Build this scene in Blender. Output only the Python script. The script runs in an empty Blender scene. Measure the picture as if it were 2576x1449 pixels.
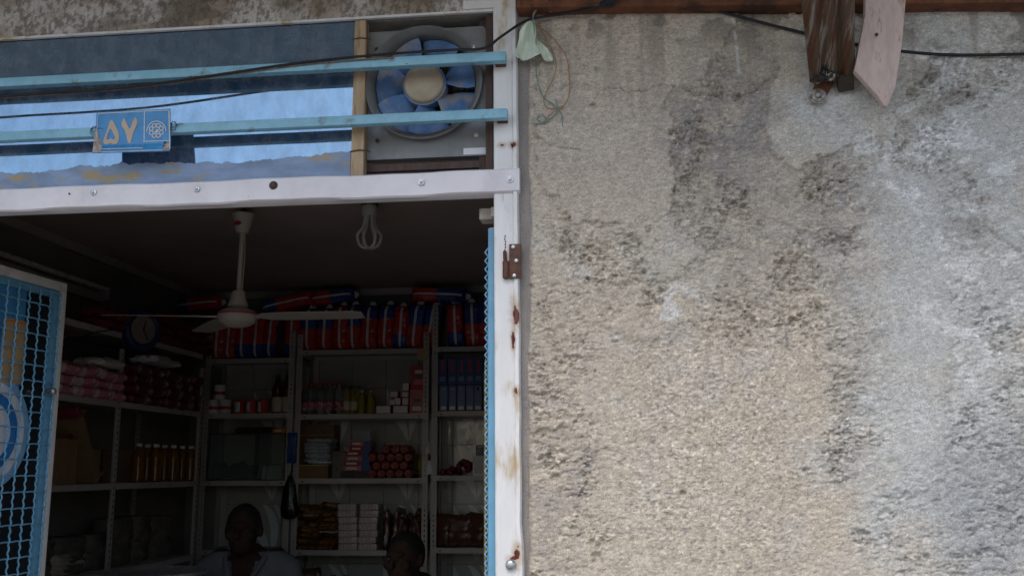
import bpy, bmesh, math, random
import numpy as np
from mathutils import Vector, Matrix

random.seed(7)
rng = np.random.default_rng(11)
S = bpy.context.scene
C = S.collection

# ------------------------------------------------------------------ camera
F = 2480.0                     # focal length in units of a 2576 wide frame
YAW, PITCH, ROLL = math.radians(6.7), math.radians(10.4), math.radians(.25)
CAM = Vector((0, -2.36, 1.6))
_f = Vector((-math.sin(YAW) * math.cos(PITCH), math.cos(YAW) * math.cos(PITCH), math.sin(PITCH)))
_r0 = Vector((math.cos(YAW), math.sin(YAW), 0))
_u0 = _r0.cross(_f)
_r = _r0 * math.cos(ROLL) - _u0 * math.sin(ROLL)
_u = _u0 * math.cos(ROLL) + _r0 * math.sin(ROLL)
cd = bpy.data.cameras.new('camera')
cd.sensor_width = 36.0
cd.lens = 36.0 * F / 2576.0
cd.clip_start, cd.clip_end = .05, 3000
cam = bpy.data.objects.new('camera', cd)
C.objects.link(cam)
M4 = Matrix(((_r.x, _u.x, -_f.x, CAM.x), (_r.y, _u.y, -_f.y, CAM.y), (_r.z, _u.z, -_f.z, CAM.z), (0, 0, 0, 1)))
cam.matrix_world = M4
S.camera = cam

# ------------------------------------------------------------------ sky, sun, exposure
SUN_EL, SUN_AZ = math.radians(52), math.radians(-14)     # azimuth seen from the shop looking out to the street
w = bpy.data.worlds.new('World')
S.world = w
w.use_nodes = True
nt = w.node_tree
bg = nt.nodes['Background']
sky = nt.nodes.new('ShaderNodeTexSky')
sky.sky_type = 'NISHITA'
sky.sun_disc = False
sky.sun_elevation = SUN_EL
sky.sun_rotation = math.pi - SUN_AZ
sky.air_density, sky.dust_density, sky.ozone_density = 1.0, 2.0, 1.0
nt.links.new(sky.outputs[0], bg.inputs[0])
bg.inputs[1].default_value = .125
sl = bpy.data.lights.new('sun', 'SUN')
sl.energy, sl.angle, sl.color = .7, math.radians(32), (1, .93, .82)
sun = bpy.data.objects.new('sun', sl)
C.objects.link(sun)
sd = Vector((math.sin(SUN_AZ) * math.cos(SUN_EL), -math.cos(SUN_AZ) * math.cos(SUN_EL), math.sin(SUN_EL)))
sun.rotation_euler = (-sd).to_track_quat('-Z', 'Y').to_euler()
sun.location = (0, -6, 8)
S.view_settings.view_transform = 'Standard'
S.view_settings.look = 'None'
S.view_settings.gamma = 1
S.view_settings.use_curve_mapping = False
S.view_settings.exposure = 0.8
S.cycles.max_bounces = 10
S.cycles.diffuse_bounces = 8
S.cycles.use_denoising = True


# ------------------------------------------------------------------ helpers
def ray(px, py):
    return _f + (px - 1288) / F * _r + (724.5 - py) / F * _u


def at(px, py, Y):
    d = ray(px, py)
    return CAM + d * ((Y - CAM.y) / d.y)


def atx(px, py, X):
    d = ray(px, py)
    return CAM + d * ((X - CAM.x) / d.x)


def atz(px, py, Z):
    d = ray(px, py)
    return CAM + d * ((Z - CAM.z) / d.z)


def lin(h):
    c = [int(h[i:i + 2], 16) / 255 for i in (0, 2, 4)]
    return tuple(x / 12.92 if x <= .04045 else ((x + .055) / 1.055) ** 2.4 for x in c)


BASE = {}


class MB:
    def __init__(s):
        s.v, s.f, s.m = [], [], []

    def add(s, vs, fs, mi=0):
        o = len(s.v)
        s.v += [Vector(p) for p in vs]
        s.f += [tuple(i + o for i in f) for f in fs]
        s.m += [mi] * len(fs)
        return s

    def box(s, x0, x1, y0, y1, z0, z1, mi=0, M=None):
        vs = [Vector((x, y, z)) for z in (z0, z1) for y in (y0, y1) for x in (x0, x1)]
        if M is not None:
            vs = [M @ p for p in vs]
        return s.add(vs, [(0, 2, 3, 1), (4, 5, 7, 6), (0, 1, 5, 4), (2, 6, 7, 3), (0, 4, 6, 2), (1, 3, 7, 5)], mi)

    def tube(s, pts, r, n=8, mi=0, closed=False, squash=1.0):
        pts = [Vector(p) for p in pts]
        k = len(pts)
        rs = r if isinstance(r, (list, tuple)) else [r] * k
        T = []
        for i in range(k):
            a = pts[i - 1] if (i > 0 or closed) else pts[0]
            b = pts[(i + 1) % k] if (i < k - 1 or closed) else pts[-1]
            T.append((b - a).normalized())
        up = Vector((0, 0, 1)) if abs(T[0].z) < .9 else Vector((0, 1, 0))
        N = (up - T[0] * up.dot(T[0])).normalized()
        vs = []
        for i in range(k):
            N = (N - T[i] * N.dot(T[i]))
            N = N.normalized() if N.length > 1e-6 else T[i].orthogonal().normalized()
            B = T[i].cross(N)
            for j in range(n):
                a = 2 * math.pi * j / n
                vs.append(pts[i] + (N * math.cos(a) * squash + B * math.sin(a)) * rs[i])
        fs = []
        for i in range(k if closed else k - 1):
            for j in range(n):
                a, b = i * n + j, i * n + (j + 1) % n
                c, d = ((i + 1) % k) * n + (j + 1) % n, ((i + 1) % k) * n + j
                fs.append((a, b, c, d))
        if not closed:
            fs.append(tuple(range(n - 1, -1, -1)))
            fs.append(tuple((k - 1) * n + j for j in range(n)))
        return s.add(vs, fs, mi)

    def lathe(s, prof, M=None, n=24, mi=0):
        """prof: (r, z) or (r, z, material of the band that starts here)"""
        vs, fs, ms = [], [], []
        for p in prof:
            for j in range(n):
                a = 2 * math.pi * j / n
                vs.append(Vector((p[0] * math.cos(a), p[0] * math.sin(a), p[1])))
        for i in range(len(prof) - 1):
            for j in range(n):
                fs.append((i * n + j, i * n + (j + 1) % n, (i + 1) * n + (j + 1) % n, (i + 1) * n + j))
                ms.append(prof[i][2] if len(prof[i]) > 2 else mi)
        fs.append(tuple(range(n - 1, -1, -1)))
        ms.append(prof[0][2] if len(prof[0]) > 2 else mi)
        fs.append(tuple((len(prof) - 1) * n + j for j in range(n)))
        ms.append(prof[-1][2] if len(prof[-1]) > 2 else mi)
        if M is not None:
            vs = [M @ p for p in vs]
        o = len(s.v)
        s.v += vs
        s.f += [tuple(i + o for i in f) for f in fs]
        s.m += ms
        return s

    def prism(s, poly, y0, y1, mi=0, M=None):
        """poly of (x, z), from y0 (front) to y1"""
        n = len(poly)
        vs = [Vector((p[0], y0, p[1])) for p in poly] + [Vector((p[0], y1, p[1])) for p in poly]
        if M is not None:
            vs = [M @ p for p in vs]
        fs = [tuple(range(n)), tuple(range(2 * n - 1, n - 1, -1))]
        fs += [(i, i + n, (i + 1) % n + n, (i + 1) % n) for i in range(n)]
        return s.add(vs, fs, mi)

    def build(s, name, mats, parent=None, smooth=False, bevel=0.0, seg=2, origin=None):
        if not isinstance(mats, (list, tuple)):
            mats = [mats]
        me = bpy.data.meshes.new(name)
        if parent is not None:
            off = BASE[parent.name]
            loc = Vector((0, 0, 0))
        elif origin is not None:
            off = Vector(origin)
            loc = off
        else:
            P = s.v
            off = Vector(((min(p.x for p in P) + max(p.x for p in P)) / 2, (min(p.y for p in P) + max(p.y for p in P)) / 2, min(p.z for p in P)))
            loc = off
        me.from_pydata([p - off for p in s.v], [], s.f)
        for m in mats:
            me.materials.append(m)
        me.polygons.foreach_set('material_index', s.m)
        bm = bmesh.new()
        bm.from_mesh(me)
        bmesh.ops.recalc_face_normals(bm, faces=bm.faces)
        if bevel > 0:
            es = [e for e in bm.edges if len(e.link_faces) == 2 and e.calc_face_angle(0) > .5]
            bmesh.ops.bevel(bm, geom=es, offset=bevel, segments=seg, affect='EDGES', profile=.6, clamp_overlap=True)
        bm.to_mesh(me)
        bm.free()
        if smooth or bevel > 0:
            me.polygons.foreach_set('use_smooth', [True] * len(me.polygons))
            try:
                me.set_sharp_from_angle(angle=math.radians(40))
            except Exception:
                pass
        o = bpy.data.objects.new(name, me)
        C.objects.link(o)
        o.location = loc
        if parent is not None:
            o.parent = parent
            BASE[o.name] = BASE[parent.name]
        else:
            BASE[o.name] = off
        return o


def tag(o, label, cat, group=None, kind=None):
    if label: o['label'] = label
    if cat: o['category'] = cat
    if group: o['group'] = group
    if kind: o['kind'] = kind
    return o


def empty(name, loc, label=None, cat=None, group=None, kind=None):
    o = bpy.data.objects.new(name, None)
    o.empty_display_size = .05
    C.objects.link(o)
    o.location = loc
    BASE[o.name] = Vector(loc)
    return tag(o, label, cat, group, kind)


def copy_tree(o, parent=None):
    c = o.copy()
    C.objects.link(c)
    c.parent = parent
    for ch in o.children:
        copy_tree(ch, c)
    return c


_used = {}


def place(key, maker, loc, rot=(0, 0, 0), label=None, group=None, scale=None):
    """one of a kind is made at the origin, later ones are copies of it and of its parts"""
    if key not in _used:
        o = maker()
        _used[key] = o
    else:
        o = copy_tree(_used[key])
    o.location = loc
    o.rotation_euler = rot
    o.scale = scale if scale else (1, 1, 1)
    if label: o['label'] = label
    if group:
        o['group'] = group
    elif 'group' in o and key in _used and label:
        pass
    return o


# ------------------------------------------------------------------ materials
def mk(name, col, rough=.6, metal=0., var=.12, scale=14., bump=.15, bscale=70., col2=None, thr=.58, soft=.06, c2scale=7.,
       stretch=None, spots=None, spotcol=None, trans=0., spec=.5, col3=None, thr3=.62, c3scale=25., rvar=.12, alpha=1.0, ior=1.45):
    m = bpy.data.materials.new(name)
    m.use_nodes = True
    t = m.node_tree
    N, L = t.nodes, t.links
    b = N['Principled BSDF']
    tc = N.new('ShaderNodeTexCoord')
    vec = tc.outputs['Object']
    if stretch:
        mp = N.new('ShaderNodeMapping')
        mp.inputs['Scale'].default_value = stretch
        L.new(vec, mp.inputs[0])
        vecs = mp.outputs[0]
    else:
        vecs = vec

    def noise(sc, v, det=4., r=.6):
        n = N.new('ShaderNodeTexNoise')
        n.inputs['Scale'].default_value = sc
        n.inputs['Detail'].default_value = det
        n.inputs['Roughness'].default_value = r
        L.new(v, n.inputs['Vector'])
        return n.outputs[0]

    def ramp(v, a, c, lo=0., hi=1.):
        r = N.new('ShaderNodeMapRange')
        r.inputs[1].default_value, r.inputs[2].default_value = a, c
        r.inputs[3].default_value, r.inputs[4].default_value = lo, hi
        r.interpolation_type = 'SMOOTHSTEP'
        L.new(v, r.inputs[0])
        return r.outputs[0]

    def mix(fac, a, c):
        x = N.new('ShaderNodeMix')
        x.data_type = 'RGBA'
        L.new(fac, x.inputs[0])
        for sck, val in ((x.inputs[6], a), (x.inputs[7], c)):
            if isinstance(val, tuple):
                sck.default_value = (*val[:3], 1)
            else:
                L.new(val, sck)
        return x.outputs[2]

    n1 = noise(scale, vecs)
    colo = mix(ramp(n1, .3, .7), tuple(c * (1 - var) for c in col), tuple(min(1, c * (1 + var)) for c in col))
    if col2:
        colo = mix(ramp(noise(c2scale, vecs, 7., .65), thr - soft, thr + soft), colo, col2)
    if col3:
        colo = mix(ramp(noise(c3scale, vecs, 6., .7), thr3 - .03, thr3 + .03), colo, col3)
    if spots:
        wn = N.new('ShaderNodeTexNoise')
        wn.inputs['Scale'].default_value = 60
        wn.inputs['Detail'].default_value = 5
        L.new(vec, wn.inputs['Vector'])
        acc = None
        for (x, y, z, rx, rz) in spots:
            sub = N.new('ShaderNodeVectorMath')
            sub.operation = 'SUBTRACT'
            L.new(vec, sub.inputs[0])
            sub.inputs[1].default_value = (x, y, z)
            mul = N.new('ShaderNodeVectorMath')
            mul.operation = 'MULTIPLY'
            L.new(sub.outputs[0], mul.inputs[0])
            mul.inputs[1].default_value = (1 / rx, 0, 1 / rz)
            ln = N.new('ShaderNodeVectorMath')
            ln.operation = 'LENGTH'
            L.new(mul.outputs[0], ln.inputs[0])
            if acc is None:
                acc = ln.outputs['Value']
            else:
                mn = N.new('ShaderNodeMath')
                mn.operation = 'MINIMUM'
                L.new(acc, mn.inputs[0])
                L.new(ln.outputs['Value'], mn.inputs[1])
                acc = mn.outputs[0]
        ad = N.new('ShaderNodeMath')
        ad.operation = 'MULTIPLY_ADD'
        L.new(wn.outputs[0], ad.inputs[0])
        ad.inputs[1].default_value = 2.6
        L.new(acc, ad.inputs[2])
        halo = ramp(ad.outputs[0], 1.6, 4.2, .8, 0.)
        colo = mix(halo, colo, (.44, .31, .18))
        colo = mix(ramp(ad.outputs[0], 2.05, 2.2, 1., 0.), colo, spotcol)
    L.new(colo, b.inputs['Base Color'])
    L.new(ramp(noise(scale * 2.3, vecs), .3, .7, max(.02, rough - rvar), min(1, rough + rvar)), b.inputs['Roughness'])
    b.inputs['Metallic'].default_value = metal
    b.inputs['Specular IOR Level'].default_value = spec
    b.inputs['IOR'].default_value = ior
    if trans:
        b.inputs['Transmission Weight'].default_value = trans
    if alpha < 1:
        b.inputs['Alpha'].default_value = alpha
    if bump:
        bn = N.new('ShaderNodeBump')
        bn.inputs['Strength'].default_value = bump
        bn.inputs['Distance'].default_value = .003
        L.new(noise(bscale, vecs, 5.), bn.inputs['Height'])
        L.new(bn.outputs[0], b.inputs['Normal'])
    return m


ORD = ['first', 'second', 'third', 'fourth', 'fifth', 'sixth', 'seventh', 'eighth', 'ninth', 'tenth', 'eleventh', 'twelfth', 'thirteenth', 'fourteenth', 'fifteenth', 'sixteenth']
RUST = (.10, .033, .018)
m = {}
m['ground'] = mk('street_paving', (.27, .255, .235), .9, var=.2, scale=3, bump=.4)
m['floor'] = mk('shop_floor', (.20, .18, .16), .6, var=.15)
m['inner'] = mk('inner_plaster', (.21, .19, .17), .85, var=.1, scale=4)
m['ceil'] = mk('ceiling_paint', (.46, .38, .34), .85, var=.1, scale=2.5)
m['white'] = mk('white_paint', (.68, .67, .65), .5, var=.05, scale=9, bump=.12, bscale=40, col2=(.55, .52, .50), thr=.63, c2scale=9)
m['blue'] = mk('pale_blue_paint', (.23, .47, .59), .42, var=.10, scale=20, bump=.2, bscale=110, col2=(.14, .20, .21), thr=.63, soft=.07, c2scale=16,
               col3=(.16, .10, .06), thr3=.69, c3scale=60)
m['doorblue'] = mk('door_blue_paint', (.15, .37, .55), .42, var=.08, scale=16, bump=.15, col2=(.10, .2, .3), thr=.7, c2scale=20)
m['wood'] = mk('batten_wood', (.41, .295, .185), .75, var=.25, scale=9, stretch=(6, 6, .8), bump=.5, bscale=40, col2=(.16, .09, .05), thr=.59, soft=.07, c2scale=8)
m['darkwood'] = mk('dark_batten', (.085, .055, .045), .8, var=.2, stretch=(5, 5, .7), bump=.4)
m['rust'] = mk('rusty_steel', (.15, .058, .028), .85, var=.35, scale=16, bump=.5, bscale=60, col2=(.06, .028, .018), thr=.55, c2scale=10)
m['hinge'] = mk('brown_hinge', (.105, .045, .028), .6, metal=.2, var=.25, scale=40, bump=.3)
m['bolt'] = mk('zinc_bolt', (.45, .47, .48), .35, metal=.9, var=.15, scale=90, bump=.1)
m['rustbolt'] = mk('rusty_bolt', (.09, .06, .04), .7, metal=.4, var=.3, scale=90, bump=.3)
m['cable'] = mk('black_cable', (.013, .014, .017), .55, var=.3, scale=30, bump=.1)
m['galv'] = mk('galvanised_steel', (.20, .205, .205), .55, metal=.25, var=.12, scale=10, bump=.1, col2=(.26, .24, .21), thr=.6, soft=.12, c2scale=5)
m['fanblue'] = mk('dusty_blue_blade', (.085, .18, .37), .6, var=.3, scale=14, bump=.1, col2=(.25, .24, .245), thr=.54, soft=.08, c2scale=15)
m['hub'] = mk('dusty_beige_hub', (.40, .33, .24), .75, var=.12, scale=18, bump=.2)
m['grille'] = mk('brown_grille', (.05, .04, .032), .7, var=.2)
m['cream'] = mk('cream_plastic', (.55, .50, .43), .5, var=.06, bump=.05)
m['redink'] = mk('red_ink', (.45, .035, .05), .5, var=.1)
m['tubeglass'] = mk('frosted_tube', (.62, .62, .60), .3, var=.05, bump=0)
m['shelf'] = mk('shelf_grey', (.42, .39, .355), .5, var=.08, scale=7, bump=.08, col2=(.28, .25, .22), thr=.66, c2scale=8)
m['slot'] = mk('dark_slot', (.02, .02, .02), .8)
m['black'] = mk('black_plastic', (.008, .008, .010), .35, var=.3, bump=.3, bscale=30)
m['paper'] = mk('white_paper', (.66, .66, .68), .8, var=.05)
m['tan'] = mk('tan_paper', (.45, .30, .15), .8, var=.1)
m['orange'] = mk('orange_print', (.55, .17, .03), .6)
m['card'] = mk('brown_cardboard', (.20, .115, .06), .85, var=.12, scale=8)
m['navyblue'] = mk('navy_plastic', (.012, .03, .10), .4)


# ------------------------------------------------------------------ noise for relief
def vnoise(x, z, seed):
    r = np.random.default_rng(seed)
    T = r.random((256, 256))
    xi, zi = np.floor(x).astype(int), np.floor(z).astype(int)
    fx, fz = x - xi, z - zi
    fx = fx * fx * fx * (fx * (fx * 6 - 15) + 10)
    fz = fz * fz * fz * (fz * (fz * 6 - 15) + 10)
    a, b = T[xi & 255, zi & 255], T[(xi + 1) & 255, zi & 255]
    c, d = T[xi & 255, (zi + 1) & 255], T[(xi + 1) & 255, (zi + 1) & 255]
    return (a * (1 - fx) + b * fx) * (1 - fz) + (c * (1 - fx) + d * fx) * fz


def fbm(x, z, seed, octv=4, gain=.5):
    s, a, t = 0, 1., 0
    for i in range(octv):
        c, q = math.cos(.6 * i + .3), math.sin(.6 * i + .3)
        k = 2 ** i
        s = s + a * vnoise((x * c - z * q) * k + 17.3 * i, (x * q + z * c) * k + 5.1 * i, seed + i)
        t += a
        a *= gain
    return s / t


def sst(x, a, b):
    t = np.clip((x - a) / (b - a), 0, 1)
    return t * t * (3 - 2 * t)


def relief_object(name, X, Z, Yh, col, mat, parent):
    """grid of vertices X,Z (2d) pushed out by Yh, colour of the material stored per point"""
    nz, nx = X.shape
    off = BASE[parent.name]
    co = np.stack([X - off.x, -Yh - off.y, Z - off.z], -1).reshape(-1, 3)
    idx = np.arange(nx * nz).reshape(nz, nx)
    q = np.stack([idx[:-1, :-1], idx[:-1, 1:], idx[1:, 1:], idx[1:, :-1]], -1).reshape(-1, 4)
    me = bpy.data.meshes.new(name)
    me.vertices.add(len(co))
    me.vertices.foreach_set('co', co.ravel().astype(np.float32))
    me.loops.add(q.size)
    me.loops.foreach_set('vertex_index', q.ravel().astype(np.int32))
    me.polygons.add(len(q))
    me.polygons.foreach_set('loop_start', np.arange(0, q.size, 4, dtype=np.int32))
    me.update(calc_edges=True)
    at_ = me.attributes.new('plaster', 'FLOAT_COLOR', 'POINT')
    c4 = np.concatenate([np.clip(col, 0, 1).reshape(-1, 3), np.ones((len(co), 1))], 1)
    at_.data.foreach_set('color', c4.ravel().astype(np.float32))
    me.polygons.foreach_set('use_smooth', np.ones(len(q), dtype=bool))
    me.materials.append(mat)
    o = bpy.data.objects.new(name, me)
    C.objects.link(o)
    o.parent = parent
    BASE[o.name] = off
    return o


def plaster_mat(name, bump=.35):
    mt = bpy.data.materials.new(name)
    mt.use_nodes = True
    t = mt.node_tree
    N, L = t.nodes, t.links
    b = N['Principled BSDF']
    a = N.new('ShaderNodeAttribute')
    a.attribute_name = 'plaster'
    tc = N.new('ShaderNodeTexCoord')
    mp = N.new('ShaderNodeMapping')
    mp.inputs['Scale'].default_value = (1, 1, 1.7)
    L.new(tc.outputs['Object'], mp.inputs[0])
    n = N.new('ShaderNodeTexNoise')
    n.inputs['Scale'].default_value = 330
    n.inputs['Detail'].default_value = 3
    L.new(mp.outputs[0], n.inputs['Vector'])
    r = N.new('ShaderNodeMapRange')
    r.inputs[1].default_value, r.inputs[2].default_value, r.inputs[3].default_value, r.inputs[4].default_value = .3, .7, .66, 1.34
    L.new(n.outputs[0], r.inputs[0])
    x = N.new('ShaderNodeVectorMath')
    x.operation = 'SCALE'
    L.new(a.outputs['Color'], x.inputs[0])
    L.new(r.outputs[0], x.inputs['Scale'])
    L.new(x.outputs[0], b.inputs['Base Color'])
    b.inputs['Roughness'].default_value = .92
    b.inputs['Specular IOR Level'].default_value = .25
    bn = N.new('ShaderNodeBump')
    bn.inputs['Strength'].default_value = bump
    bn.inputs['Distance'].default_value = .0025
    L.new(n.outputs[0], bn.inputs['Height'])
    L.new(bn.outputs[0], b.inputs['Normal'])
    return mt


# ------------------------------------------------------------------ ground and building shell
g = MB()
g.add([(-900, -900, 0), (900, -900, 0), (900, 900, 0), (-900, 900, 0)], [(0, 1, 2, 3)])
tag(g.build('ground', m['ground'], origin=(0, 0, 0)), 'pale worn paving of the street in front of the shop', 'ground', kind='structure')

XL, XR, YB, ZC = -2.95, .75, 4.06, 2.80          # inside faces of the shop
PX0, PX1 = at(1245, 700, 0).x, at(1308, 700, 0).x  # right door post
OL = -1.97                                       # left side of the opening
ZT = 2.765                                       # head of the opening
bld = empty('shop_building', (0, 2.1, 0), 'weathered cement plastered shop building with an open doorway', 'building', kind='thing')

# dense plaster beside the door
W0, W1, Zb, Zt = PX1 - .004, 1.75, 1.05, 2.95
dx = .0026
xs = np.linspace(W0, W1, int((W1 - W0) / dx))
zs = np.linspace(Zb, Zt, int((Zt - Zb) / dx))
X, Z = np.meshgrid(xs, zs)
D = np.stack([X - CAM.x, 0 * X - CAM.y, Z - CAM.z], -1)
kk = D @ np.array(_f)
PX = 1288 + F * (D @ np.array(_r)) / kk
PY = 724.5 - F * (D @ np.array(_u)) / kk
wx = (fbm(X * 9, Z * 9, 50, 4) - .5) * 130 + (fbm(X * 45, Z * 45, 55, 3) - .5) * 40
wz = (fbm(X * 9, Z * 9, 60, 4) - .5) * 130 + (fbm(X * 45, Z * 45, 65, 3) - .5) * 40
QX, QY = PX + wx, PY + wz


def blob(lst, sharp=.5):
    r = np.zeros_like(X)
    for (cx, cy, rx, ry, wgt) in lst:
        d = np.sqrt(((QX - cx) / rx) ** 2 + ((QY - cy) / ry) ** 2)
        r = np.maximum(r, wgt * (1 - sst(d, 1 - sharp, 1 + sharp * .5)))
    return r


def rect(x0, x1, y0, y1, soft=4):
    return sst(QX, x0 - soft, x0 + soft) * (1 - sst(QX, x1 - soft, x1 + soft)) * sst(QY, y0 - soft, y0 + soft) * (1 - sst(QY, y1 - soft, y1 + soft))


def poly(pts, soft=4., wob=1.0):
    gx, gy = PX + wx * .35 * wob + (fbm(X * 90, Z * 90, 351, 3) - .5) * 26 * wob, PY + wz * .35 * wob + (fbm(X * 90, Z * 90, 355, 3) - .5) * 26 * wob
    ins_ = np.zeros(X.shape, bool)
    dd = np.full(X.shape, 1e9)
    for (x0, y0), (x1, y1) in zip(pts, pts[1:] + pts[:1]):
        c_ = ((y0 > gy) != (y1 > gy)) & (gx < (x1 - x0) * (gy - y0) / ((y1 - y0) if y1 != y0 else 1e-9) + x0)
        ins_ ^= c_
        t = np.clip(((gx - x0) * (x1 - x0) + (gy - y0) * (y1 - y0)) / ((x1 - x0) ** 2 + (y1 - y0) ** 2), 0, 1)
        dd = np.minimum(dd, np.hypot(gx - x0 - t * (x1 - x0), gy - y0 - t * (y1 - y0)))
    return sst(np.where(ins_, dd, -dd), -soft, soft)


rough = blob([(1840, 330, 150, 170, 1), (1790, 480, 150, 130, .95), (1960, 420, 60, 250, .55), (1600, 640, 290, 120, .8), (1900, 620, 230, 150, .85),
              (1750, 770, 320, 90, .7), (2370, 230, 140, 100, 1), (2330, 370, 170, 80, .85), (2430, 520, 100, 110, .95), (2090, 560, 110, 170, .85),
              (2000, 720, 170, 150, .75), (2135, 980, 65, 270, .95), (2190, 1060, 60, 60, 1), (1400, 1000, 90, 460, .7), (1390, 800, 90, 230, .7),
              (2510, 1050, 130, 420, .5), (2500, 700, 120, 170, .45), (2330, 1370, 230, 130, .4), (2530, 180, 90, 130, .9), (1420, 1400, 130, 120, .7)])
sandy = blob([(1800, 1120, 330, 420, 1), (1900, 860, 220, 160, .9)], .7)
skinA = poly([(1342, -80), (1850, -80), (1860, 60), (1800, 150), (1760, 215), (1700, 225), (1672, 270), (1700, 310), (1690, 430), (1682, 545), (1600, 600), (1530, 560), (1440, 570), (1400, 500), (1350, 480)])
skinB = poly([(1960, 40), (2090, 30), (2300, 60), (2330, 190), (2250, 260), (2240, 350), (2145, 372), (2020, 430), (1945, 385), (1925, 300), (1945, 190)])
skinC = poly([(2395, 335), (2450, 290), (2560, 240), (2800, 200), (2800, 620), (2560, 640), (2480, 560), (2462, 500), (2443, 446), (2398, 412)], 5.)
skinD = poly([(2190, 450), (2390, 440), (2440, 560), (2420, 700), (2440, 830), (2380, 900), (2400, 1080), (2360, 1240), (2230, 1230), (2215, 1120), (2235, 1010), (2200, 860), (2170, 700), (2160, 540)], 30., 1.6)
skinE = np.maximum.reduce([poly([(1590, 590), (1690, 560), (1760, 640), (1700, 700), (1610, 680)], 14., 1.5), poly([(1500, 820), (1560, 760), (1640, 770), (1720, 740), (1760, 800), (1660, 870), (1540, 860)], 18., 1.5), poly([(1340, 1060), (1420, 1070), (1400, 1100), (1345, 1110)])])
skin = np.maximum.reduce([skinA, skinB, skinC * .8, skinD * .9, skinE])
smooth = skin
clus0 = sst(fbm(X * 8, Z * 10, 401, 5, .6), .40, .60)
rough = np.clip(rough * (1 - .85 * smooth) * (.22 + .78 * clus0) + .13, 0, 1)
a = X * 38
bz = Z * 62                                  # grains lie a little wider than high
n_l = fbm(a, bz, 1, 4, .55)
n_m = fbm(X * 85, Z * 190, 7, 3, .55)
n_g = fbm(X * 180, Z * 380, 13, 2, .6)
n_p = fbm(X * 70, Z * 110, 23, 3, .5)
big = fbm(X * 4, Z * 4, 31, 3)
clus = sst(fbm(X * 19, Z * 24, 301, 4), .40, .60)
n_q = fbm(X * 150, Z * 260, 311, 2, .6)
n_r = fbm(X * 40, Z * 74, 321, 5, .66)
h = (big - .5) * .014 + (n_l - .5) * .0085 * rough * (.35 + .65 * clus) + (n_m - .5) * (.0009 + .0034 * rough) * (1 - .7 * sandy) + (n_g - .5) * (.0010 + .0020 * rough + .0006 * sandy)
pit = sst(n_p, .60, .66) * rough * (.25 + .75 * clus)
pit2 = sst(n_q, .66, .74) * (.25 + .75 * np.maximum(rough, sandy * .3)) * (.4 + .6 * clus)
rag = sst(n_r, .60, .635) * rough                                     # torn hollows with sharp lips
h -= pit * .0115 + pit2 * .0038 + rag * .0075
h = h * (1 - .35 * smooth)
h += smooth * .0085 * (.75 + .5 * big)
h += .0055 * sst(fbm(X * 28, Z * 44, 87, 4), .59, .63) * rough          # flakes standing proud
crk = [[(1394, 229), (1447, 214), (1487, 217), (1514, 229), (1543, 222), (1580, 234), (1620, 229), (1663, 216), (1705, 226), (1746, 240), (1792, 234), (1832, 232), (1856, 244), (1898, 229), (1950, 190)],
       [(1340, 345), (1380, 362), (1420, 375), (1470, 380)],
       [(2487, 418), (2520, 440), (2560, 446), (2650, 486), (2700, 520)],
       [(2486, 420), (2530, 480), (2610, 485), (2790, 480), (2840, 520), (2865, 600), (2880, 630)]]
crk[2] = [(x * .8587, y * .8587) for x, y in [(2250, 445), (2300, 495), (2345, 520)]]
crk[3] = [(x * .8587, y * .8587) for x, y in [(2487, 418), (2530, 485), (2590, 480), (2620, 485), (2740, 480), (2790, 485), (2845, 520), (2862, 590), (2880, 640), (2915, 648)]]
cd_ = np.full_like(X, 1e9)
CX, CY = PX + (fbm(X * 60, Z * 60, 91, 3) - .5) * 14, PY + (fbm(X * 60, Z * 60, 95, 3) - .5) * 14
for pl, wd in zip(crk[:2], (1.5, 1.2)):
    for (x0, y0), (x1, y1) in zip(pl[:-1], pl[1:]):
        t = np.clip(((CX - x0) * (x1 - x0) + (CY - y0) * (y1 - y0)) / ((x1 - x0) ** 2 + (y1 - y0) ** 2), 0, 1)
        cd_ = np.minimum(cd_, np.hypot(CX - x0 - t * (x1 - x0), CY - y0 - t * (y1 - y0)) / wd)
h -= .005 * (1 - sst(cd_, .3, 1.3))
holes = [(1490, 262, 5), (1503, 175, 5), (1445, 72, 8), (1856, 244, 8), (1502, 1398, 10), (1506, 1410, 9), (1372, 1085, 12), (1360, 1092, 11), (1397, 1203, 9), (1338, 720, 7), (1520, 625, 11), (1508, 635, 11), (2030, 1180, 6), (1720, 1240, 5)]
hd = np.full_like(X, 1e9)
for cx, cy, r_ in holes:
    hd = np.minimum(hd, np.hypot((CX - cx) / 1.5, CY - cy) / r_)
h -= .011 * (1 - sst(hd, .5, 1.2))
# mortar strip along the door post
strip = 1 - sst(PX + (fbm(X * 30, Z * 8, 41, 3) - .5) * 14, 1330, 1336)
groove = np.exp(-((PX + (fbm(X * 30, Z * 8, 41, 3) - .5) * 14 - 1334) / 3.) ** 2) * sst(fbm(X * 5, Z * 12, 44, 3), .38, .5)
h = h * (1 - strip * .8) - .003 * strip - .006 * groove
grey = np.clip(blob([(2420, 700, 330, 1100, 1), (2150, 250, 220, 230, .9), (2300, 1100, 240, 420, 1), (1640, 860, 120, 60, .3), (1640, 600, 150, 90, .25)], .85) + (fbm(X * 12, Z * 12, 71, 4) - .5) * .8, 0, 1)[..., None]
upper = np.clip(rect(1300, 1720, -100, 560, 60) * .5 + .6 * skinA, 0, 1)[..., None]
dirty = (skinB * .5 * sst(2100 - PX, 0, 150))[..., None]
beige, gry, brn = np.array([.49, .428, .345]), np.array([.47, .471, .452]), np.array([.482, .412, .338])
col = beige * (1 - grey) + gry * grey
col = col * (1 - .8 * upper) + brn * .8 * upper
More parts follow.
